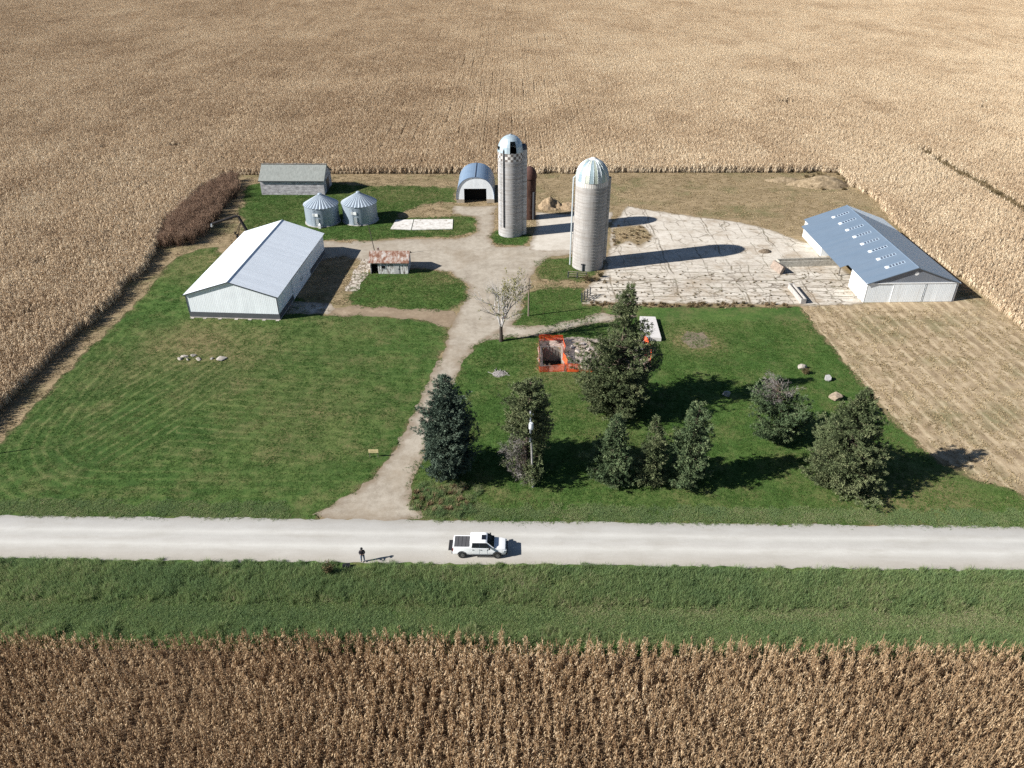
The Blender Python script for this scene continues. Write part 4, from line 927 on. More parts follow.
# ---- white barn on the right with skylights
BX, BY = at(863, 302.5); fx, fy = at(953, 301.5); rz = math.atan2(fy-BY, fx-BX)
t = empty('pole_barn', ((BX+fx)/2, (BY+fy)/2, 0), rz, 'white pole barn with blue-grey roof, eight skylight strips and open bay', 'barn')
W2, LEN, EV, RG = 7.95, 31.0, 3.75, 6.55
roof_blue = m_metal('blue steel roof', (.155,.21,.28), .4, .3, 'Y', .45, .06, .2, .5)
roof_pale = m_metal('pale steel roof', (.66,.72,.76), .4, .3, 'Y', .45, .06, .2, .5)
boxes('side_wall', m_metal('barn white side', (.76,.77,.76), .5, .3, 'Y', stain=(.48,.46,.42)), t, (-W2,-W2+.12,0,6.6,0,EV-.08), (-W2,-W2+.12,20.6,LEN-.003,0,EV-.08), (W2-.12,W2,0,LEN-.003,0,EV-.08))
boxes('bay_wall', white_sheet_x, t, (-W2+.123,-W2+5,6.48,6.6,0,EV-.05), (-W2+.123,-W2+5,20.6,20.72,0,EV-.05))
b = B(); b.slab([(W2-.123,LEN,0),(-W2+.123,LEN,0),(-W2+.123,LEN,EV-.1),(0,LEN,RG-.12),(W2-.123,LEN,EV-.1)], .12); b.build('back_wall', white_sheet_x, t)
b = B(); b.box(-W2+.123,W2-.123,.02,.12,0,EV-.22); b.build('front_wall', m_metal('barn white front', (.77,.81,.83), .5, .3, 'X', stain=(.52,.52,.5)), t)
b = B(); b.slab([(-W2+.05,.015,EV-.05),(W2-.05,.015,EV-.05),(0,.015,RG-.10)], .12); b.build('gable', m_metal('dark gable steel', (.17,.19,.225), .5, .3, 'X', stain=(.22,.23,.25)), t)
b = B(); b.box(-W2-.15,W2+.15,-.12,.0,EV-.22,EV-.055); b.build('header_beam', white_trim, t)
for x0, x1 in ((-3.35, 2.1), (2.35, 7.65)):
    dr = B().box(x0,x1,-.06,-.002,.06,EV-.225).build('sliding_door', m_metal('door steel', (.79,.83,.85), .5, .3, 'X', stain=(.56,.55,.52)), t)
    boxes('door_frame', dark_trim if x0 > 0 else white_trim, dr, (x0,x0+.09,-.075,-.063,.06,EV-.23), (x1-.09,x1,-.075,-.063,.06,EV-.23))
B().lathe([(.0, 0), (.36, 0), (.36, -.05)], 16).build('gable_vent', white_trim, t, None, (.1, -.004, 5.35), (R(90), 0, 0))
EVX = W2+.25
def lz(x): return RG-(RG-EV+.06)*abs(x)/W2
b = B()
b.slab([(-EVX,-.25,lz(EVX)),(0,-.25,RG),(0,LEN+.25,RG),(-EVX,LEN+.25,lz(EVX))], .07)
b.slab([(-EVX-1.35,8.0,lz(EVX+1.35)),(-EVX+.02,8.0,lz(EVX-.02)+.004),(-EVX+.02,28.6,lz(EVX-.02)+.004),(-EVX-1.35,28.6,lz(EVX+1.35))], .065)
b.build('roof', roof_blue, t)
b = B(); b.slab([(EVX,-.25,lz(EVX)),(EVX,24.5,lz(EVX)),(0,29.0,RG),(0,-.25,RG)], .07); b.build('roof', roof_blue, t)
b = B(); b.slab([(EVX,24.505,lz(EVX)),(EVX,LEN+.25,lz(EVX)),(0,LEN+.25,RG),(0,29.005,RG)], .07); b.build('roof_extension', roof_pale, t)
B().tube([(0,-.26,RG),(0,LEN+.26,RG)], .09, 6).build('ridge_cap', roof_blue, t)
for sx in (-1, 1):
    P = [(0,-.26,RG-.02),(0,-.26,RG-.16),(sx*EVX,-.26,lz(EVX)-.16),(sx*EVX,-.26,lz(EVX)-.02)]; B().slab(P[::-1] if sx < 0 else P, .04).build('gable_trim', plain('grey blue trim', (.12,.15,.19), .5), t)
SKYF = plain('skylight frame', (.34,.42,.50), .5, .4)
for k in range(8):
    y = 3.0+k*3.55; xa, xb = -4.0, -.9
    b = B(); b.slab([(xa,y-.38,lz(xa)+.07),(xb,y-.38,lz(xb)+.07),(xb,y+.38,lz(xb)+.07),(xa,y+.38,lz(xa)+.07)], .066)
    sk = b.build('skylight', SKYF, t)
    B().slab([(xa-.02,y-.40,lz(xa-.02)+.085),(xa+.42,y-.40,lz(xa+.42)+.085),(xa+.42,y+.40,lz(xa+.42)+.085),(xa-.02,y+.40,lz(xa-.02)+.085)], .08).build('end_panel', white_trim, sk)
    b = B()
    for j in range(5):
        x0 = xa+.62+j*.50; x1 = x0+.36; b.slab([(x0,y-.29,lz(x0)+.078),(x1,y-.29,lz(x1)+.078),(x1,y+.29,lz(x1)+.078),(x0,y+.29,lz(x0)+.078)], .012)
    b.build('panes', plain('skylight pane', (.045,.055,.085), .3, .5), sk)
b = B(); b.box(-W2+5,-W2+5.1,6.7,20.5,0,EV+.5); b.build('interior_shade_panel', black_in, t)  # added black panel, painted dark for the shade deep in the bay
for y in (11.2, 15.9): B().box(-W2-.1,-W2+.1,y-.1,y+.1,0,EV-.1).build('post', wood_g, t)
# ================================================================== TREES
bark = plain('spruce bark', (.10,.078,.06), .95, .1, vary=.3)
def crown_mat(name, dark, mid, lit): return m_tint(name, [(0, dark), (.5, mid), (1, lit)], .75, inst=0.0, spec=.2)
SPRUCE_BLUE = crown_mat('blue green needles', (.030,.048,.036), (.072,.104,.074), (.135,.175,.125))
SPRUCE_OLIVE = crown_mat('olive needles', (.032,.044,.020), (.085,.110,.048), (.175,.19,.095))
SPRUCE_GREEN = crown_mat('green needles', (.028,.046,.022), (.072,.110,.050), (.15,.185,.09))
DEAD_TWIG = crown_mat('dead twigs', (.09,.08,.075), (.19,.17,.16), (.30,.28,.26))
def needle_sprays(P, D, size, wid, g, n):
    """n narrow pointed leaves per clump, spread round direction D; returns V (m*n,3 verts), tri faces"""
    m = len(P); P = np.repeat(P, n, 0); D = np.repeat(D, n, 0)
    d = D + g.normal(0, .62, (m*n, 3)); d /= np.linalg.norm(d, axis=1)[:, None]+1e-9
    L = size*g.uniform(.55, 1.25, m*n)[:, None]
    s_ = np.cross(d, g.normal(0, 1, (m*n, 3))); s_ /= np.linalg.norm(s_, axis=1)[:, None]+1e-9
    w_ = wid*g.uniform(.6, 1.3, m*n)[:, None]/2
    o = P + g.normal(0, .09, (m*n, 3))
    V = np.stack([o, o+d*L*.45+s_*w_, o+d*L, o+d*L*.45-s_*w_], 1)
    return V.reshape(-1, 3), np.arange(m*n*4).reshape(-1, 4)
def conifer(name, x, y, h, r, mat, label, seed, prof='cone', lean=(0, 0), z0=.3, dens=1.0, rag=.28, dead=None, holes=0, cat='tree', spire=.0, cl=24, group=None, size=.31):
    g = np.random.default_rng(seed); t = empty(name, (x, y, 0), 0, label, cat, group)
    tr = B(); k = 9; tr.tube([(lean[0]*(i/k)**1.4, lean[1]*(i/k)**1.4, h*.98*i/k) for i in range(k+1)], [.022*h*(1-i/k)**.9*.62+.025 for i in range(k+1)], 8)
    base, dirs, tint, dl = [], [], [], []
    gaps = [(g.uniform(.2, .9), g.uniform(0, 6.28), g.uniform(.4, .8), g.uniform(.03, .065)) for _ in range(holes)]
    wob = g.uniform(0, 6.28, 6); nw = int(h/.36*dens)
    for i in range(nw):
        f = (i+g.random())/nw; z = z0+(h-z0)*f
        if isinstance(prof, list): R_ = r*float(np.interp(f, [q[0] for q in prof], [q[1] for q in prof]))
        elif prof == 'cone': R_ = r*min(1, (f+.03)/.10)**.5*(1-f)**.78
        elif prof == 'column': R_ = r*min(1, (f+.08)/.22)**.6*(1-f**2.6)**.8*(1-.25*f)
        elif prof == 'ragged': R_ = r*(min(1, (f+.1)/.25)**.6*(max(0, 1-f/.80))**.55 if f < .66 else .50*(max(0, 1-f))**.35)
        else: R_ = r*math.sqrt(max(0, 1-(2*f-.86)**2/1.3))
        R_ = max(R_, .16)
        nb = max(4, int((5+R_*2.3)*dens))
        for b_ in range(nb):
            a = g.uniform(0, 6.28)
            if any(abs(f-q[0]) < q[3] and abs((a-q[1]+math.pi) % (2*math.pi)-math.pi) < q[2] for q in gaps): continue
            L = R_*(1+rag*math.sin(a*2+wob[0]+f*5)*.5+rag*math.sin(a*3+wob[1]-f*9)*.5)*np.clip(g.normal(.88, .17), .35, 1.25)
            up = .38*f+.02 if prof != 'bush' else .35
            cx0, cy0 = lean[0]*f**1.4, lean[1]*f**1.4
            droop = -.16*(1-f)*L
            def pt(s): return (cx0+math.cos(a)*L*s, cy0+math.sin(a)*L*s, z+up*L*s+droop*math.sin(s*2.4)+.10*L*s*s)
            isdead = dead is not None and dead(f, a)
            if g.random() < .5 or isdead: tr.tube([pt(0), pt(.5), pt(.97)], [.035+.008*L, .025, .008], 4, False)
            npt = max(1, int(L*.78/.20))
            for q in range(npt):
                s = .24+.80*(q+g.random())/npt
                p = pt(min(s, 1.02)); side = g.normal(0, .20+.10*L*(1-s*.6))
                base.append((p[0]-math.sin(a)*side, p[1]+math.cos(a)*side, p[2]+g.normal(0, .07)))
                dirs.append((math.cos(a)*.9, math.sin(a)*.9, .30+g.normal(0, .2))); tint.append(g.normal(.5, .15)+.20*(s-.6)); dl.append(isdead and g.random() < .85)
    tr.build('trunk', bark, t)
    base, dirs, tint, dl = np.array(base), np.array(dirs), np.array(tint), np.array(dl)
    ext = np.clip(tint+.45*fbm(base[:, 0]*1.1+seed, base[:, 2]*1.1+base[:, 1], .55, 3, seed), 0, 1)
    k = ~dl
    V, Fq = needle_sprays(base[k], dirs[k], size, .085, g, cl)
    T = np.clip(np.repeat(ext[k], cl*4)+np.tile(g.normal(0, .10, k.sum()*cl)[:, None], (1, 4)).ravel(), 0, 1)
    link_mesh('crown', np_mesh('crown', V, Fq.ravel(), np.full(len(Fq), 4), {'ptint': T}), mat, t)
    if dl.any():
        V, Fq = needle_sprays(base[dl], dirs[dl], .5, .035, g, 5)
        T = np.clip(np.repeat(ext[dl], 20), 0, 1)
        link_mesh('dead_branches', np_mesh('dead_branches', V, Fq.ravel(), np.full(len(Fq), 4), {'ptint': T}), DEAD_TWIG, t)
    return t
def place(px, pyb, pyt, wpx, back=.7):
    x, y = at(px, pyb); dep = (y*math.cos(PITCH)+(CAM_H-5)*math.sin(PITCH)); r = wpx/2/(F_PX/dep); y += back*r
    return x*(y*math.cos(PITCH)+CAM_H*math.sin(PITCH))/((y-back*r)*math.cos(PITCH)+CAM_H*math.sin(PITCH)), y, rise(y, pyt), r
GT = 'spruces on the right lawn'
x, y, h, r = place(450, 484, 375, 58)
conifer('spruce_tree', x, y, h, r, SPRUCE_BLUE, 'dense dark blue-green spruce right beside the gravel driveway', 401, 'column', (-.1, 0), dens=1.15, group=GT)
x, y, h, r = place(525, 488, 381, 48)
conifer('spruce_tree', x, y, h, r, SPRUCE_OLIVE, 'tall spruce with bare grey dead branches behind the leaning utility pole', 402, [(0, .6), (.15, 1), (.5, .95), (.75, .8), (.9, .55), (1, .12)], (.5, 0), dens=1.05, holes=4, dead=lambda f, a: f < .52 and math.cos(a-R(205)) > .25, group=GT)
x, y, h, r = place(613, 424, 284, 74)
conifer('spruce_tree', x, y, h, r, SPRUCE_OLIVE, 'biggest ragged spruce with a thin spire in front of the house foundation', 403, [(0, .7), (.12, 1), (.3, 1), (.42, .84), (.55, .64), (.68, .46), (.8, .26), (.9, .16), (1, .05)], (1.0, 0), dens=1.05, holes=12, rag=.36, z0=.6, group=GT, dead=lambda f, a: .36 < f < .62 and math.cos(a-R(20)) > .86)
x, y, h, r = place(611, 491, 415, 55)
conifer('spruce_tree', x, y, h, r, SPRUCE_GREEN, 'short broad spruce, left of the three standing close in a row', 404, 'cone', (.1, 0), dens=1.05, rag=.3, group=GT)
x, y, h, r = place(651, 491, 417, 38)
conifer('spruce_tree', x, y, h, r, SPRUCE_OLIVE, 'slim pointed spruce, middle of the three standing close in a row', 405, 'cone', (-.2, 0), dens=1.0, holes=3, group=GT)
x, y, h, r = place(685, 493, 402, 46)
conifer('spruce_tree', x, y, h, r, SPRUCE_GREEN, 'narrow spruce with rounded top, right of the three standing close in a row', 406, 'column', (.45, .2), dens=1.0, rag=.42, holes=3, group=GT)
x, y, h, r = place(774, 451, 386, 56)
conifer('juniper_tree', x, y, h, r, SPRUCE_GREEN, 'bushy tree with a bare grey twiggy top right of the tree row', 407, 'bush', (-.7, .5), dens=.9, rag=.4, holes=3, dead=lambda f, a: f > .70, group=None)
x, y, h, r = place(837, 498, 391, 76)
conifer('spruce_tree', x, y, h, r, SPRUCE_OLIVE, 'broad cone-shaped spruce standing farthest right near the mown field', 408, [(0, .75), (.12, 1), (.3, .95), (.5, .70), (.7, .46), (.85, .30), (1, .06)], (.8, .3), dens=1.1, rag=.36, holes=4, group=GT)

# ---- bare tree with white branches and thin yellow leaves by the driveway
def bare_tree(x, y, h, seed, label):
    g = np.random.default_rng(seed); t = empty('bare_tree', (x, y, 0), 0, label, 'tree')
    pale = plain('pale bark', (.44,.425,.41), .9, .1, vary=.25); dk = plain('dark bark', (.06,.05,.042), .95, .1, vary=.3)
    b, lf, tw = B(), [], B()
    def grow(p, d, L, rad, lev):
        pts, rs = [Vector(p)], [rad]; q = Vector(p); d = Vector(d).normalized()
        n = 4
        for i in range(n):
            d = (d + Vector(g.normal(0, .13, 3)) + Vector((0, 0, .06))).normalized(); q = q + d*L/n; pts.append(q.copy()); rs.append(rad*(1-.5*(i+1)/n))
            if lev >= 2: lf.append((tuple(q), lev))
        (tw if lev >= 3 else b).tube(pts, rs, 6 if lev < 2 else 4, False)
        if lev < 4:
            for c in range(4 if lev < 3 else 2):
                a = d.orthogonal().normalized(); a.rotate(Matrix.Rotation(g.uniform(0, 6.28), 3, d)); nd = (d + a*g.uniform(.35, .75)).normalized()
                k = int(g.integers(2, n+1)); grow(pts[k], nd, L*g.uniform(.6, .8), rs[k]*.78, lev+1)
    B().tube([(0, 0, -.1), (.05, 0, .9), (.0, .05, 1.9), (.05, 0, 2.7)], [.36, .28, .26, .25], 10).build('trunk', dk, t)
    for a, tl, L in ((2.5, .55, 3.8), (3.6, .35, 4.0), (.5, .5, 3.9), (5.4, .55, 3.2), (1.5, .35, 3.6), (.1, .12, 3.9)):
        grow((.05, 0, 2.45), (math.cos(a)*tl, math.sin(a)*tl, 1), L*h/11.5, .15, 1)
    b.build('limbs', pale, t); tw.build('twigs', plain('twig bark', (.38,.365,.35), .9, .1, vary=.2), t)
    P = np.array([p for p, l in lf]); k = g.random(len(P)) < np.clip(.22 + .30*(P[:, 0] > .3) - .17*(P[:, 0] < -.6) + .45*fbm(P[:, 0], P[:, 2]+P[:, 1]*.7, .6, 2, seed), .02, .6); P = P[k]
    V, Fq = needle_sprays(P, np.tile([0, 0, .3], (len(P), 1)), .20, .12, g, 7)
    link_mesh('leaves', np_mesh('leaves', V, Fq.ravel(), np.full(len(Fq), 4), {'ptint': np.clip(np.repeat(g.normal(.5, .2, len(P)*7), 4), 0, 1)}), m_tint('yellow leaves', [(0, (.10,.11,.035)), (.5, (.19,.18,.06)), (1, (.30,.25,.10))], .7, inst=0), t)
x, y = at(501, 341); bare_tree(x, y, 12.4, 17, 'nearly leafless tree with white branches and few yellow leaves beside the driveway')
# ================================================================== VEHICLE, PERSON, SMALL THINGS
# ---- white pickup
car_white = S('white car paint', .25, .5); car_white = car_white.color((.78,.79,.80))
glass_d = S('dark car glass', .08, .6); glass_d = glass_d.color((.012,.014,.02))
tyre_m = plain('tyre rubber', (.022,.022,.022), .85, .2); rim_m = plain('alloy rim', (.20,.205,.21), .35, .5, .6); blk = plain('black plastic', (.02,.02,.022), .6, .3); bed_c = plain('bed cover vinyl', (.075,.075,.08), .75, .3)
xr, yr = at(450.6, 558.5); xf, _ = at(508.2, 558.5); TL = xf-xr-.25
ty = yr+.98
t = empty('pickup_truck', (xr+.15+TL/2, ty, .075), R(-.95), 'white crew cab pickup with black bed cover and open tailgate on the road', 'pickup truck'); t.scale = (1, 1, 1.07)
k = TL/5.8; TW = 1.0
# body side profile (x forward), extruded over the width with tumble-home in the cab
def hull(secs, name, mat, parent, sm=35):
    b = B(); n = len(secs[0]); vs = [p for s_ in secs for p in s_]; fs = []
    for i in range(len(secs)-1):
        for j in range(n):
            a, c = i*n+j, i*n+(j+1) % n; fs.append((a, c, c+n, a+n))
    fs += [tuple(range(n))[::-1], tuple(range((len(secs)-1)*n, len(secs)*n))]
    b.add(vs, fs); return b.build(name, mat, parent, sm)
def sec(x, w, z0, z1, w1=None, zc=None): 
    w1 = w if w1 is None else w1; zc = z0+(z1-z0)*.55 if zc is None else zc
    return [(x*k,-w*.94,z0),(x*k,-w,z0+.18),(x*k,-w,zc),(x*k,-w1,z1),(x*k,w1,z1),(x*k,w,zc),(x*k,w,z0+.18),(x*k,w*.94,z0)]
hull([sec(-2.78,.96,.52,1.30,.93), sec(-2.70,1.0,.45,1.32,.96), sec(-.85,1.0,.42,1.33,.96), sec(.9,1.0,.42,1.28,.93), sec(1.35,1.0,.45,1.24,.90), sec(2.3,.99,.45,1.16,.86), sec(2.68,.95,.48,1.08,.80), sec(2.82,.86,.52,.92,.76)], 'body', car_white, t)
hull([sec(-.98,.94,1.25,1.86,.74,1.42), sec(-.80,.95,1.25,1.92,.76,1.42), sec(.55,.95,1.24,1.93,.76,1.42), sec(.80,.95,1.24,1.88,.74,1.40), sec(1.52,.92,1.20,1.27,.86,1.24)], 'cab', car_white, t)
b = B(); b.slab([(1.52*k,-.83,1.335),(1.52*k,.83,1.335),(.86*k,.71,1.90),(.86*k,-.71,1.90)], .03); b.build('windshield', glass_d, t)
b = B(); b.slab([(-.99*k,.78,1.42),(-.99*k,-.78,1.42),(-.965*k,-.68,1.82),(-.965*k,.68,1.82)][::-1], .02); b.build('rear_window', glass_d, t)
for sy in (-1, 1):
    for (xa, xb, xc, xd) in ((-.80, .01, -.72, .01), (.035, 1.22, .035, .74)):
        P = [(xa*k,sy*.988,1.37),(xb*k,sy*.984,1.37),(xd*k,sy*.812,1.85),(xc*k,sy*.812,1.85)]
        B().slab(P if sy < 0 else P[::-1], .03).build('side_window', glass_d, t)
    for xa in (-.80, .02):
        dr = B().box(xa*k+.03,(xa+.8)*k,*sorted((sy*1.004, sy*1.012)),.60,1.26).build('door', car_white, t)
        B().box((xa+.08)*k,(xa+.24)*k,*sorted((sy*1.013, sy*1.04)),1.08,1.13).build('handle', blk, dr)
    m_ = B().rbox((1.08*k, sy*1.10, 1.40), (.16, .24, .20)).build('side_mirror', blk, t)
    B().box(-.85*k, 1.25*k, *sorted((sy*.96, sy*1.06)), .36, .43).build('running_board', blk, t)
    B().rbox((2.66*k, sy*.78, .90), (.30, .30, .17), -sy*.25).build('headlight', plain('lamp glass', (.55,.58,.6), .15, .6), t)
    B().rbox((-2.76*k, sy*.90, 1.05), (.10, .16, .42)).build('taillight', plain('red lamp', (.25,.015,.015), .25, .5), t)
    for xw in (-1.82, 1.86):
        wh = empty('wheel', (xw*k, sy*.93, .40)); wh.parent = t
        ty_ = B().lathe([(.25, -.13), (.38, -.13), (.41, -.09), (.41, .09), (.38, .13), (.25, .13)], 24).build('tyre', tyre_m, wh, 40, rot=(R(90), 0, 0))
        b = B(); b.lathe([(0, .105), (.07, .11), (.07, .09)], 12)
        for q in range(6):
            a = q*math.pi/3; b.rbox((.16*math.cos(a), .16*math.sin(a), .09), (.22, .055, .03), a)
        b.lathe([(.255, .09), (.255, .12), (.22, .12), (.21, .0), (0, 0)], 20)
        b.build('rim', rim_m, wh, 40, rot=(R(90 if sy < 0 else -90), 0, 0))
        B().lathe([(.44, .0), (.50, .0), (.50, .03), (.44, .03)], 20, (0, 0, 0), R(5), R(175)).build('wheel_arch', blk, t, None, (xw*k, sy*1.0+(.02 if sy > 0 else -.02)*0, .42), (R(90), 0, 0) if sy < 0 else (R(90), 0, 0))
b = B(); b.box(-2.64*k,-1.04*k,-.80,.80,1.325,1.365); b.build('bed_cover', bed_c, t)
for q in range(1, 4): B().box((-2.64+q*.4)*k-.01,(-2.64+q*.4)*k+.01,-.79,.79,1.366,1.376).build('cover_seam', blk, t)
b = B(); b.box(-3.26*k,-2.80*k,-.76,.76,.80,.86); b.build('tailgate', blk, t)
b = B(); b.box(-2.95*k,-2.74*k,-.92,.92,.50,.66); b.build('rear_bumper', plain('chrome bumper', (.45,.46,.47), .3, .5, .5), t)
b = B(); b.box(2.76*k,2.92*k,-.88,.88,.46,.66); b.build('front_bumper', blk, t)
b = B(); b.box(2.80*k,2.85*k,-.55,.55,.68,.98); b.build('grille', blk, t)
b = B(); b.box(.22*k,.66*k,-.36,.36,1.925,1.945); b.build('sunroof', glass_d, t)
b = B(); b.box(-2.6*k,2.6*k,-.7,.7,.30,.5); b.build('underbody', blk, t)

# ---- person flying the drone
def skin_body(name, verts, edges, radii, mats, pick, parent=None):
    me = bpy.data.meshes.new(name+'_cage'); me.from_pydata(verts, edges, []); o = bpy.data.objects.new(name+'_cage', me); COL.objects.link(o)
    md = o.modifiers.new('skin', 'SKIN'); sk = me.skin_vertices[0] if me.skin_vertices else None
    if sk is None:
        me.skin_vertices.new() if hasattr(me.skin_vertices, 'new') else None
        sk = me.skin_vertices[0] if me.skin_vertices else None
    for v, r_ in zip(sk.data, radii): v.radius = r_ if isinstance(r_, tuple) else (r_, r_)
    sk.data[0].use_root = True
    ss = o.modifiers.new('smooth', 'SUBSURF'); ss.levels = 2; ss.render_levels = 2
    dg = bpy.context.evaluated_depsgraph_get(); res = bpy.data.meshes.new_from_object(o.evaluated_get(dg)); res.name = name
    bpy.data.objects.remove(o); res.materials.clear()
    for m in mats: res.materials.append(m)
    for p in res.polygons: p.use_smooth = True; p.material_index = pick(p.center)
    return link_mesh(name, res, None, parent)
skin_m = plain('skin', (.42,.26,.19), .6, .3); jacket = plain('dark jacket', (.028,.026,.032), .85, .2, vary=.3); jeans = plain('blue jeans', (.12,.16,.235), .85, .15, vary=.2); shoe = plain('brown boots', (.06,.045,.035), .7, .3)
px_, py_ = at(363.2, 562)
V = [(0,0,.98),(0,0,1.15),(0,.01,1.36),(0,0,1.49),(0,-.02,1.60),(0,-.03,1.70),(0,-.03,1.78),
     (.11,0,.92),(.13,-.01,.50),(.14,.02,.10),(.15,-.15,.045), (-.11,0,.92),(-.14,.02,.50),(-.15,.05,.10),(-.17,-.12,.045),
     (.20,0,1.42),(.27,.02,1.17),(.16,-.24,1.16),(.08,-.31,1.20), (-.20,0,1.42),(-.27,.02,1.17),(-.16,-.24,1.16),(-.08,-.31,1.20)]
E_ = [(0,1),(1,2),(2,3),(3,4),(4,5),(5,6),(0,7),(7,8),(8,9),(9,10),(0,11),(11,12),(12,13),(13,14),(2,15),(15,16),(16,17),(17,18),(2,19),(19,20),(20,21),(21,22)]
RR = [(.19,.14),(.19,.14),(.215,.15),(.09,.08),(.085,.09),(.098,.115),(.075,.08), .115,.088,.065,(.05,.045), .115,.088,.065,(.05,.045), .09,.07,.055,.038, .09,.07,.055,.038]
pick = lambda c: 3 if c.z < .12 else (2 if c.z < .96 else (0 if (c.z > 1.51 or (c.y < -.27 and c.z > 1.0 and c.z < 1.3)) else 1))
t = skin_body('person', V, E_, RR, [skin_m, jacket, jeans, shoe], pick)
t.scale = (1.08, 1.08, 1.06); t.location = (px_, py_, .1); t.rotation_euler = (0, 0, R(12)); tag(t, 'person in dark jacket, dark cap and blue jeans standing at the road edge', 'person')
b = B().lathe([(.128, -.06), (.135, 0), (.115, .07), (.06, .115), (0, .125)], 16, (0, -.02, 1.745)); b.rbox((0, -.17, 1.72), (.17, .14, .02)); b.build('cap', blk, t, 40)
for sx in (-1, 1): B().rbox((sx*.042, -.138, 1.69), (.03, .02, .015)).build('eye', blk, t)
B().rbox((0, -.15, 1.655), (.03, .045, .05)).build('nose', skin_m, t)
for sx in (-1, 1):
    b = B()
    for q in range(4): b.tube([(sx*(.085-.012*q), -.31, 1.205-.004*q), (sx*(.07-.012*q), -.375+.004*q, 1.215), (sx*(.055-.012*q), -.385, 1.185)], [.0095, .0085, .007], 6)
    b.tube([(sx*.07, -.32, 1.22), (sx*.05, -.36, 1.245)], [.011, .009], 6); b.build('hand', skin_m, t)
tc = empty('drone_controller', (px_+.006, py_-.028, .17), R(12), 'small dark drone controller held in the hands of the person', 'controller')
B().rbox((0, -.37, 1.20), (.20, .09, .04)).build('body', blk, tc); B().rbox((0, -.36, 1.245), (.17, .012, .09), 0, R(-35)).build('screen', glass_d, tc)
# equipment case and weed at the road edge
cx_, cy_ = at(346.5, 567.5)
t = empty('equipment_case', (cx_, cy_, .05), R(8), 'black equipment case lying in the grass at the road edge', 'case')
b = B(); b.box(-.38,.38,-.26,.26,0,.20); b.build('shell', blk, t); b = B(); b.box(-.385,.385,-.265,.265,.203,.33); b.build('lid', blk, t); b = B(); b.tube([(-.12,-.27,.2),(-.12,-.33,.2),(.12,-.33,.2),(.12,-.27,.2)], .015, 6); b.build('handle', dark_trim, t)
def weed(name, x, y, h, n, mat, label, cat, seed, spread=.5):
    g = np.random.default_rng(seed); t = empty(name, (x, y, 0), 0, label, cat); b = B(); P = []
    for i in range(n):
        a = g.uniform(0, 6.28); L = h*g.uniform(.6, 1.0); s_ = g.uniform(.1, spread)
        e = Vector((math.cos(a)*s_*L, math.sin(a)*s_*L, L)); b.tube([(0, 0, 0), e*.5+Vector((0, 0, .05)), e], [.02, .014, .006], 4, False)
        for q in range(10): P.append(tuple(e*g.uniform(.3, 1.02)))
    b.build('stems', mat, t); P = np.array(P)
    V, Fq = needle_sprays(P, np.tile([0, 0, .2], (len(P), 1)), .22, .07, g, 5)
    link_mesh('leaves', np_mesh('leaves', V, Fq.ravel(), np.full(len(Fq), 4), {'ptint': np.clip(np.repeat(g.normal(.45, .2, len(P)*5), 4), 0, 1)}), weed_mat, t); return t
wx_, wy_ = at(328.5, 575); weed('dead_weed', wx_, wy_, 1.7, 14, weed_mat, 'tall dead brown weed standing in the verge beside the black case', 'weed', 5)

# ---- poles
wood_p = plain('pole wood', (.20,.165,.13), .9, .1, vary=.25)
def pole(name, base, h, rad, label, lean=(0, 0), mat=None):
    t = empty(name, (*base, 0), 0, label, 'pole'); B().tube([(0, 0, -.1), (lean[0], lean[1], h)], [rad, rad*.65], 10).build('shaft', mat or wood_p, t, 40); return t
bx_, by_ = at(533, 487); h_ = rise(by_, 411)
t = pole('utility_pole', (bx_, by_), h_, .14, 'leaning utility pole with a pale transformer can in front of the spruce', (-.45, 0), plain('grey pole wood', (.30,.29,.28), .9, .1, vary=.2))
b = B().lathe([(0, 0), (.24, .02), (.26, .1), (.26, .75), (.2, .86), (0, .9)], 18, (-.36, -.42, h_*.80)); b.build('transformer', plain('pale transformer', (.56,.59,.62), .5, .4), t, 40)
b = B(); b.tube([(-.36, -.40, h_*.86), (-.36, -.1, h_*.86)], .05, 6); b.build('bracket', galv, t)
b = B(); b.tube([(-.42, -.12, h_*.62), (-.45, -.14, h_*.99)], [.07, .055], 8); b.build('conduit', plain('pale conduit', (.52,.57,.64), .4, .5), t, 40)
b = B(); b.box(-1.0+.55,-.4+.55-.5,-.08,.02,h_*.93,h_*.95+.06); b.build('cross_arm', wood_g, t)
for q in (-.40, -.15): B().lathe([(0, .0), (.05, .0), (.06, .07), (.03, .15), (0, .16)], 10, (q, -.03, h_*.95+.06)).build('insulator', white_trim, t)
bx_, by_ = at(528.5, 316); pole('wooden_pole', (bx_, by_), rise(by_, 278), .15, 'bare wooden pole standing in the grass beside the leafless tree')
bx_, by_ = at(376, 257); t = pole('thin_pole', (bx_, by_), rise(by_, 226), .09, 'thin leaning dark pole behind the small rusty-roofed shed', (-.85, .2), plain('dark pole', (.08,.07,.06), .9, .1))
tip = at(33, 448.5); Ls = 8.5/math.tan(SUN_EL); pole('roadside_pole', (tip[0]-Ls*math.cos(SUN_AZ), tip[1]-Ls*math.sin(SUN_AZ)), 8.5, .14, 'wooden pole just outside the left edge casting a thin shadow')

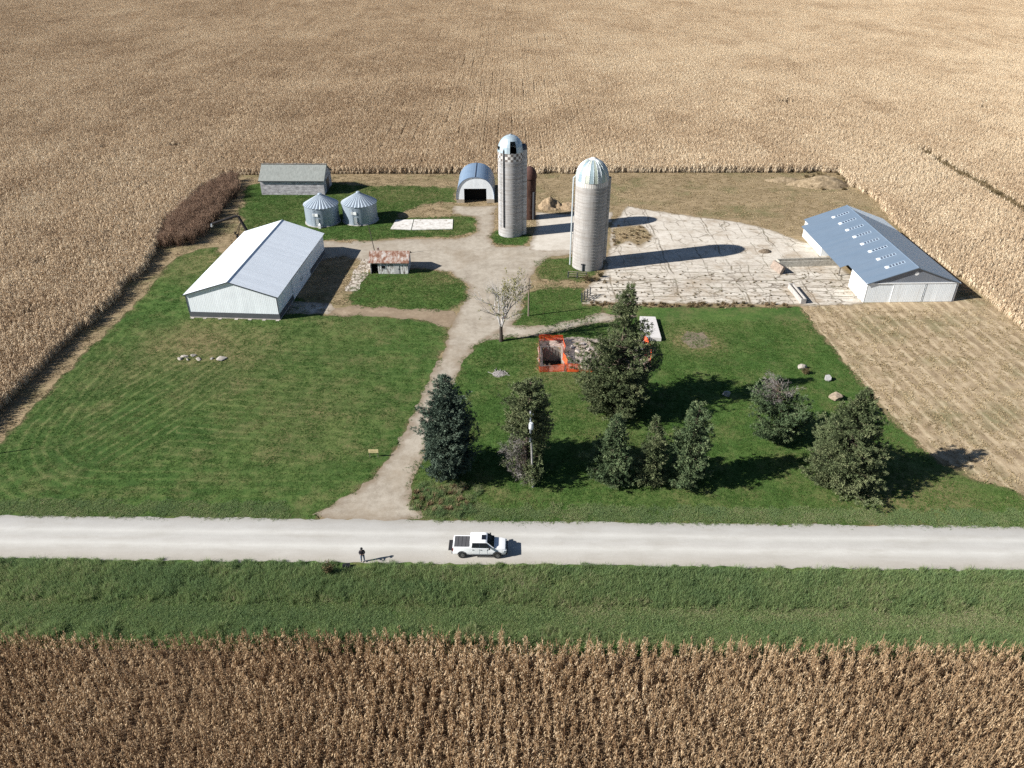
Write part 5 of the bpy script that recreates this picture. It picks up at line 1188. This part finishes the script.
# ---- sign beside the driveway
bx_, by_ = at(374, 457.5); t = empty('yard_sign', (bx_, by_, 0), R(0), 'small pale yellow sign board on two posts at the driveway edge', 'sign')
B().box(-.62,.62,-.03,.03,.75,1.22).build('board', plain('yellow board', (.62,.52,.28), .7, .2), t)
for x_ in (-.5, .5): B().box(x_-.03,x_+.03,.032,.09,-.05,1.22).build('post', wood_g, t)
b = B()
for z_, w0, w1 in ((1.07, -.45, .40), (.92, -.35, .30)):
    x_ = w0
    while x_ < w1: L_ = random.uniform(.05, .12); b.box(x_, min(x_+L_, w1), -.036, -.031, z_-.035, z_+.035); x_ += L_+.035
b.build('faded_lines', plain('faded print', (.48,.39,.22), .8, .1), t)

# ---- grain auger behind the white shed
t = empty('grain_auger', (*at(250, 236), 0), 0, 'bent black grain auger standing behind the white shed', 'auger')
ax, ay = at(250, 236); p1 = at(238, 216, 4.3); p2 = at(212, 224, 3.3)
ablk = plain('black auger steel', (.025,.022,.022), .6, .3)
q1 = (p1[0]-ax, p1[1]-ay, 4.3); q2 = (p2[0]-ax, p2[1]-ay, 3.3)
B().tube([(.2, -.6, .3), q1], .30, 10).build('lower_tube', ablk, t, 40)
B().tube([q1, tuple((Vector(q1)*.8+Vector(q2)*.2)+Vector((0, 0, .12))), q2], .26, 10).build('upper_tube', ablk, t, 40)
B().tube([q2, (q2[0]-.15, q2[1], q2[2]-.6)], [.27, .22], 10).build('spout', galv, t, 40)
b = B(); b.tube([(q1[0]-.6, q1[1]-1.0, 0), tuple(Vector(q1)*.75)], .06, 6); b.tube([(q1[0]-1.6, q1[1]+.8, 0), tuple(Vector(q1)*.75)], .06, 6); b.tube([(q1[0]-.6, q1[1]-1.0, .25), (q1[0]-1.6, q1[1]+.8, .25)], .05, 6); b.build('stand', ablk, t)
for q in ((q1[0]-.6, q1[1]-1.0), (q1[0]-1.6, q1[1]+.8)): B().lathe([(.12, -.08), (.32, -.08), (.32, .08), (.12, .08)], 16).build('wheel', tyre_m, t, 40, (q[0], q[1], .32), (0, R(90), 0))

# ---- concrete pads, slabs, foundation
def pad(name, pts, h, mat, label, cat='slab', group=None):
    P = [(x, y, h) for x, y in ats(pts)]; o = B().slab(P[::-1] if (Vector(P[1])-Vector(P[0])).cross(Vector(P[2])-Vector(P[1])).z < 0 else P, h+.05).build(name, mat); return tag(o, label, cat, group)
s = S('white old concrete', .9, .15); o_ = s.pos(); n_ = s.noise(o_, 1.0, 6, .75)
wc = s.color(s.ramp(n_, [(.34, (.24,.20,.16)), (.44, (.50,.475,.44)), (.6, (.62,.60,.57))]))
pad('concrete_pad', [(390.5, 229.5), (411, 230.2), (413.5, 220), (396, 220.5)], .16, wc, 'smaller white concrete pad, partly shaded by the grain bin', 'pad')
pad('concrete_pad', [(411.8, 230.3), (452.5, 229.5), (453, 219.8), (414.3, 220)], .16, wc, 'longer white concrete pad right of the grain bins', 'pad')
pad('cistern_slab', [(640, 340), (661, 341.5), (655, 320), (639.5, 319.5)], .62, plain('pale slab', (.52,.50,.48), .85, .2, vary=.12), 'raised pale concrete slab behind the biggest spruce', 'slab')
# rubble foundation strip left of the small shed
s = S('rubble concrete', .95, .1); o_ = s.pos(); e_ = s.voro(s.vadd(o_, s.noise(o_, 1.1, 3, col=True), .5), .9, 'DISTANCE_TO_EDGE')
rc = s.color(s.mix(s.ramp(e_, [(0, 1.0), (.10, 0.0)]), s.ramp(s.noise(o_, 1.2, 5, .7), [(.3, (.34,.29,.24)), (.65, (.52,.47,.41))]), (.12,.09,.06)))
f_rub = region([ats([(346, 291), (357, 291), (371, 268), (373, 259), (362, 259), (352, 276)])], amp=.35, seed=81)
sheet('broken_slab', f_rub, .3, .03, rc, 'broken concrete strip between the shed and the small lawn')
f_fl = region([FND], amp=.35, seed=82, hard=[PIT])
sheet('foundation_floor', f_fl, .3, .03, fl_mat, 'pinkish concrete floor left from the demolished house')
# basement pit under the removed house
t = empty('basement_pit', ((PX0+PX1)/2, (PY0+PY1)/2, 0), 0, 'open square concrete basement pit inside the orange fence', 'basement pit')
hw, hd = (PX1-PX0)/2, (PY1-PY0)/2
b = B(); b.box(-hw-.25,-hw,-hd-.25,hd+.25,-2.4,.12); b.box(hw,hw+.25,-hd-.25,hd+.25,-2.4,.12); b.box(-hw,hw,-hd-.25,-hd,-2.4,.12); b.box(-hw,hw,hd,hd+.25,-2.4,.12); b.build('pit_wall', conc_d, t)
B().box(-hw,hw,-hd,hd,-2.5,-2.4).build('pit_floor', plain('dark pit floor', (.05,.045,.04), .95, .1), t)
# orange snow fence
orange = S('orange plastic mesh', .6, .3); orange = orange.color((.78,.115,.03)); post_m = plain('steel stake', (.12,.12,.11), .6, .4)
def snow_fence(pts, h, label, seed, step=.13):
    g = np.random.default_rng(seed); P = [Vector((*p, 0)) for p in pts]; t = empty('snow_fence', (P[0].x, P[0].y, 0), 0, label, 'fence', 'orange plastic snow fences'); o0 = P[0].copy()
    line = []
    for a, c in zip(P, P[1:]):
        n = max(2, int((c-a).length/step))
        for i in range(n): line.append(a+(c-a)*i/n)
    line.append(P[-1]); n = len(line)
    w_ = np.array([fbm(np.array(i*.05), np.array(seed*1.7), 1, 3, seed) for i in range(n)]); sg = np.array([fbm(np.array(i*.035), np.array(seed*3.1), 1, 3, seed+9) for i in range(n)])
    nv = 9; V = []; Fc = []
    def pt(i, z, lean): 
        d = (line[min(i+1, n-1)]-line[max(i-1, 0)]).normalized(); nrm = Vector((-d.y, d.x, 0)); hh = h*(1+.35*sg[i]); return line[i]-o0+nrm*(w_[i]*.28*z)+Vector((0, 0, .05+hh*z))
    b = B()
    for i in range(n-1):
        for j in range(nv):
            z0, z1 = j/nv, j/nv+.062                                # horizontal bands of the mesh
            b.add([pt(i, z0, 0), pt(i+1, z0, 0), pt(i+1, z1, 0), pt(i, z1, 0)], [(0, 1, 2, 3)])
        d = (line[i+1]-line[i])*.42
        p0, p1 = pt(i, 0, 0), pt(i, 1, 0); b.add([p0, p0+d, p1+d, p1], [(0, 1, 2, 3)])
    b.build('netting', orange, t)
    k_ = 0
    for i in range(0, n, int(2.4/step)): B().tube([tuple(line[i]-o0), tuple(line[i]-o0+Vector((0, 0, h+.25)))], .03, 6).build('stake', post_m, t)
    return t
F1 = ats([(580, 371), (539.5, 372.5), (539, 341), (563, 340.5), (565, 352), (562, 360), (567, 366)])
snow_fence(F1, 1.15, 'orange plastic snow fence round three sides of the basement pit', 3)
snow_fence(ats([(566, 372), (584, 372.5), (604, 372.5), (622, 371)]), .55, 'low sagging orange snow fence along the front of the house foundation', 5)
snow_fence(ats([(643, 341), (647.5, 346), (650, 355), (650.5, 364), (648, 369)]), 1.2, 'orange snow fence piece right of the biggest spruce', 7)
# rubble
def chunk(name, x, y, z, size, mat, label, cat, seed, group=None, sub=2, flat=1.0):
    g = np.random.default_rng(seed); import bmesh
    bm = bmesh.new(); bmesh.ops.create_icosphere(bm, subdivisions=sub+1, radius=1)
    cut = [(Vector(g.normal(0, 1, 3)).normalized(), g.uniform(.45, .8)) for _ in range(9)]
    for v in bm.verts:
        for n_, d_ in cut:
            e_ = v.co.dot(n_)-d_
            if e_ > 0: v.co -= n_*e_
        v.co = Vector((v.co.x*size[0], v.co.y*size[1], v.co.z*size[2]*flat))*(1+g.uniform(-.07, .07))
    me = bpy.data.meshes.new(name); bm.to_mesh(me); bm.free()
    o = link_mesh(name, me, mat, None, (x, y, z), (g.uniform(-.15, .15), g.uniform(-.15, .15), g.uniform(0, 6.28))); return tag(o, label, cat, group)
chunk_m = plain('broken concrete', (.46,.41,.37), .95, .1, vary=.3, sc=2)
GR = 'concrete chunks on the house foundation'
for i, (px, py, sz) in enumerate([(572, 348, .55), (577, 352, .5), (569, 357, .4), (582, 345, .6), (588, 350, .45), (576, 362, .4), (592, 358, .5), (585, 366, .35), (634, 352, .8), (638, 357, .7), (636, 345, .6), (570, 366, .35)]):
    x, y = at(px, py); chunk('concrete_chunk', x, y, sz*.3, (sz, sz*.7, sz*.5), chunk_m, 'jagged chunk of broken concrete lying on the house foundation floor', 'rubble', 500+i, GR)
x, y = at(642, 354); b = B(); b.rbox((x, y, .7), (.25, 3.4, 1.4), R(-12)); b.rbox((x-.5, y+1.2, .5), (1.2, .25, 1.0), R(5)); tag(b.build('broken_wall', plain('white wall', (.62,.61,.58), .9, .1, vary=.2)), 'white broken wall stub beside the orange fence piece', 'wall')
# stones
st = plain('pale field stone', (.33,.30,.265), .9, .15, vary=.3, sc=2); st2 = plain('grey field stone', (.30,.295,.29), .9, .15, vary=.25, sc=2); st3 = plain('tan boulder', (.25,.20,.15), .95, .1, vary=.35, sc=1.2)
for i, (px, py, sx, lb) in enumerate([(180, 359.5, .55, 'leftmost flat stone of the row on the left lawn'), (184.5, 357, .7, 'flat stone second from the left in the lawn row'), (188, 360, .3, 'smallest flat stone between the left stones of the lawn row'), (193.5, 356, .5, 'flat stone in the middle of the lawn row, set slightly back'),
        (198, 359.4, .6, 'flat stone right of the middle in the lawn row'), (212, 359, .35, 'small lone flat stone near the right end of the lawn row'), (221.5, 359, 1.0, 'largest flat stone at the right end of the lawn row')]):
    x, y = at(px, py); chunk('flat_stone', x, y, .08, (sx, sx*.75, .22), st, lb, 'stone', 520+i, 'flat stones on the left lawn')
x, y = at(802, 368); chunk('field_rock', x, y, .25, (.75, .6, .6), st, 'tan rock on the lawn beside a dark bush shadow, nearest the feedlot', 'rock', 540, 'rocks on the right lawn')
x, y = at(827.5, 380); chunk('field_rock', x, y, .25, (.65, .55, .6), st2, 'light grey rock on the lawn between the tan rock and the boulder', 'rock', 541, 'rocks on the right lawn')
x, y = at(836, 399); chunk('boulder', x, y, .25, (1.25, .85, .7), st3, 'big tan boulder right behind the farthest right spruce', 'rock', 542)
x, y = at(727, 396); chunk('field_rock', x, y, .25, (.7, .5, .55), st2, 'light rock in the tree shadow left of the twiggy-topped tree', 'rock', 543, 'rocks on the right lawn')
x, y = at(802.5, 371); weed('lawn_bush', x+.1, y-.9, .8, 16, weed_mat, 'small dark weedy bush in front of the tan rock', 'bush', 8, 1.0)
# grey stick pile on the right lawn
x, y = at(499, 374); t = empty('stick_pile', (x, y, 0), 0, 'small pile of grey sticks and ash on the lawn', 'stick pile'); b = B()
for i in range(30):
    a = random.uniform(0, 6.28); p = Vector((random.gauss(0, .6), random.gauss(0, .5), .05+random.random()*.1)); d = Vector((math.cos(a), math.sin(a), random.uniform(-.05, .12)))*random.uniform(.25, .6); b.tube([p-d, p+d], .04, 5)
b.build('sticks', plain('grey sticks', (.27,.255,.245), .9, .1, vary=.3), t)
b = B().lathe([(0, .16), (.5, .12), (1.0, .02)], 14); b.build('ash', plain('ash', (.24,.22,.21), .95, .05, vary=.3), t)

# ---- heaps
def heap(name, x, y, rx, ry, h, mat, label, cat, seed, notch=None, sub=5):
    n = 44; gx, gy = np.meshgrid(np.linspace(-1.25, 1.25, n), np.linspace(-1.25, 1.25, n)); gx, gy = gx.ravel(), gy.ravel()
    rr = np.hypot(gx, gy)*(1+.35*fbm(gx, gy, 1.1, 3, seed)); z = h*(np.clip(1-rr**2, 0, 1)*.75)*(1+.4*fbm(gx*2, gy*2, 1.2, 4, seed+3))
    if notch: z = z*(1-notch[3]*np.exp(-((gx-notch[0])**2+(gy-notch[1])**2)/notch[2]**2))
    z = z + .10*h*fbm(gx*6, gy*6, 1, 3, seed+5)*(z > .02)
    i = np.arange(n*n).reshape(n, n); q = np.stack([i[:-1,:-1], i[:-1,1:], i[1:,1:], i[1:,:-1]], -1).reshape(-1, 4); q = q[(z[q] > .012).any(1)]
    u = np.unique(q); rm = np.full(n*n, -1); rm[u] = np.arange(len(u)); q = rm[q]
    o = link_mesh(name, np_mesh(name, np.stack([gx[u]*rx, gy[u]*ry, np.maximum(z[u], 0)-.01*(z[u] < .012)], 1), q.ravel(), np.full(len(q), 4)), mat, None, (x, y, .02)); return tag(o, label, cat)
s = S('straw heap', .95, .1); o_ = s.obj(); straw = s.color(s.ramp(s.noise(o_, 2.2, 6, .8), [(.3, (.09,.065,.04)), (.5, (.26,.19,.12)), (.7, (.42,.33,.22))])); s = None
x, y = at(550, 208); heap('straw_heap', x, y+1.0, 2.9, 2.6, 2.5, straw, 'tan heap of old straw with a dark hollow between the silos', 'heap', 71, (.45, -.55, .34, .95))
x, y = at(569, 209); heap('straw_heap', x, y+1.2, 2.6, 2.0, 1.4, straw, 'lower straw heap close behind the thicker silo', 'heap', 75)
s = S('spoil heap', .95, .1); o_ = s.obj(); spoil = s.color(s.ramp(s.noise(o_, 1.6, 6, .8), [(.3, (.09,.07,.04)), (.5, (.25,.19,.12)), (.7, (.44,.35,.24))]))
x, y = at(822, 185); heap('spoil_heap', x, y, 7.2, 2.8, 2.6, spoil, 'long weedy spoil heap in the corner of the corn field', 'heap', 78)
x, y = at(785, 181); heap('soil_heap', x, y, 5.0, 1.6, 1.0, spoil, 'low soil bank along the corn edge left of the spoil heap', 'heap', 79)
# ---- feedlot: bunk, blocks, fence bits
def block(name, pa_, pb_, w_, h_, mat, label, cat, hollow=False, group=None):
    a, c = Vector((*at(*pa_), 0)), Vector((*at(*pb_), 0)); L = (c-a).length; rz = math.atan2(c.y-a.y, c.x-a.x); t = empty(name, ((a.x+c.x)/2, (a.y+c.y)/2, .02), rz, label, cat, group)
    b = B()
    if hollow:
        b.box(-L/2, L/2, -w_/2, -w_/2+.16, 0, h_); b.box(-L/2, L/2, w_/2-.16, w_/2, 0, h_); b.box(-L/2, -L/2+.16, -w_/2+.163, w_/2-.163, 0, h_); b.box(L/2-.16, L/2, -w_/2+.163, w_/2-.163, 0, h_); b.build('trough_wall', mat, t)
        B().box(-L/2+.163, L/2-.163, -w_/2+.163, w_/2-.163, .02, h_*.4).build('trough_floor', plain('feed litter', (.22,.17,.11), .95, .1, vary=.3), t)
    else: b.box(-L/2, L/2, -w_/2, w_/2, 0, h_); b.build('slab', mat, t)
    return t
block('feed_bunk', (777, 266), (838, 264), 1.5, 1.15, plain('bunk concrete', (.40,.38,.33), .9, .1, vary=.35), 'long concrete feed bunk running from the open bay across the feedlot', 'feed bunk', True)
x, y = at(777, 271); t = empty('fallen_slab', (x, y, .0), R(105), 'thick broken concrete slab tipped up beside the feed bunk', 'slab'); B().rbox((0, 0, .75), (3.4, .55, 1.5), 0, R(22)).build('slab', plain('brownish concrete', (.25,.20,.165), .95, .1, vary=.35), t)
block('feed_bunk', (790, 288), (803, 304), .9, .95, plain('grey bunk concrete', (.36,.34,.32), .9, .1, vary=.3), 'short narrow concrete feed bunk at the feedlot corner by the lawn', 'feed bunk', True)
x, y = at(765, 252); heap('manure_heap', x, y, 1.3, .9, .75, plain('dark manure', (.14,.11,.08), .95, .1, vary=.4), 'low dark manure heap on the concrete feedlot', 'heap', 91)
wd = plain('old planks', (.24,.20,.16), .9, .1, vary=.3)
def rail(pa_, pb_, n, h_, label):
    a, c = Vector((*at(*pa_), 0)), Vector((*at(*pb_), 0)); t = empty('pen_fence', tuple(a), 0, label, 'fence'); d = c-a
    for i in range(n): p = d*i/max(1, n-1); B().box(p.x-.09,p.x+.09,p.y-.09,p.y+.09,0,h_).build('post', dark_trim, t)
    for z_ in (.45, .9, 1.3): B().tube([(0, 0, z_), (d.x, d.y, z_)], .055, 5).build('rail', wd, t)
    return t
rail((581.5, 302), (590, 296), 4, 1.7, 'short dark post and rail pen fence at the feedlot corner')
rail((568, 278), (586, 279), 3, 1.3, 'low plank fence in front of the thicker silo base')
x, y = at(582.5, 271.5); t = empty('valve_post', (x, y, 0), 0, 'short dark iron post at the foot of the thicker silo', 'post'); B().tube([(0, 0, 0), (0, 0, 1.5)], .16, 8).build('shaft', dark_trim, t); B().rbox((0, 0, 1.4), (.7, .2, .2)).build('head', dark_trim, t)
x, y = at(587, 281); weed('silo_bush', x, y, 1.1, 18, weed_mat, 'low weedy bush at the base of the thicker silo', 'bush', 12, .9)
x, y = at(600, 277); weed('silo_bush', x, y, .9, 16, weed_mat, 'small green-brown bush between the thicker silo and the cracked concrete', 'bush', 13, .9)
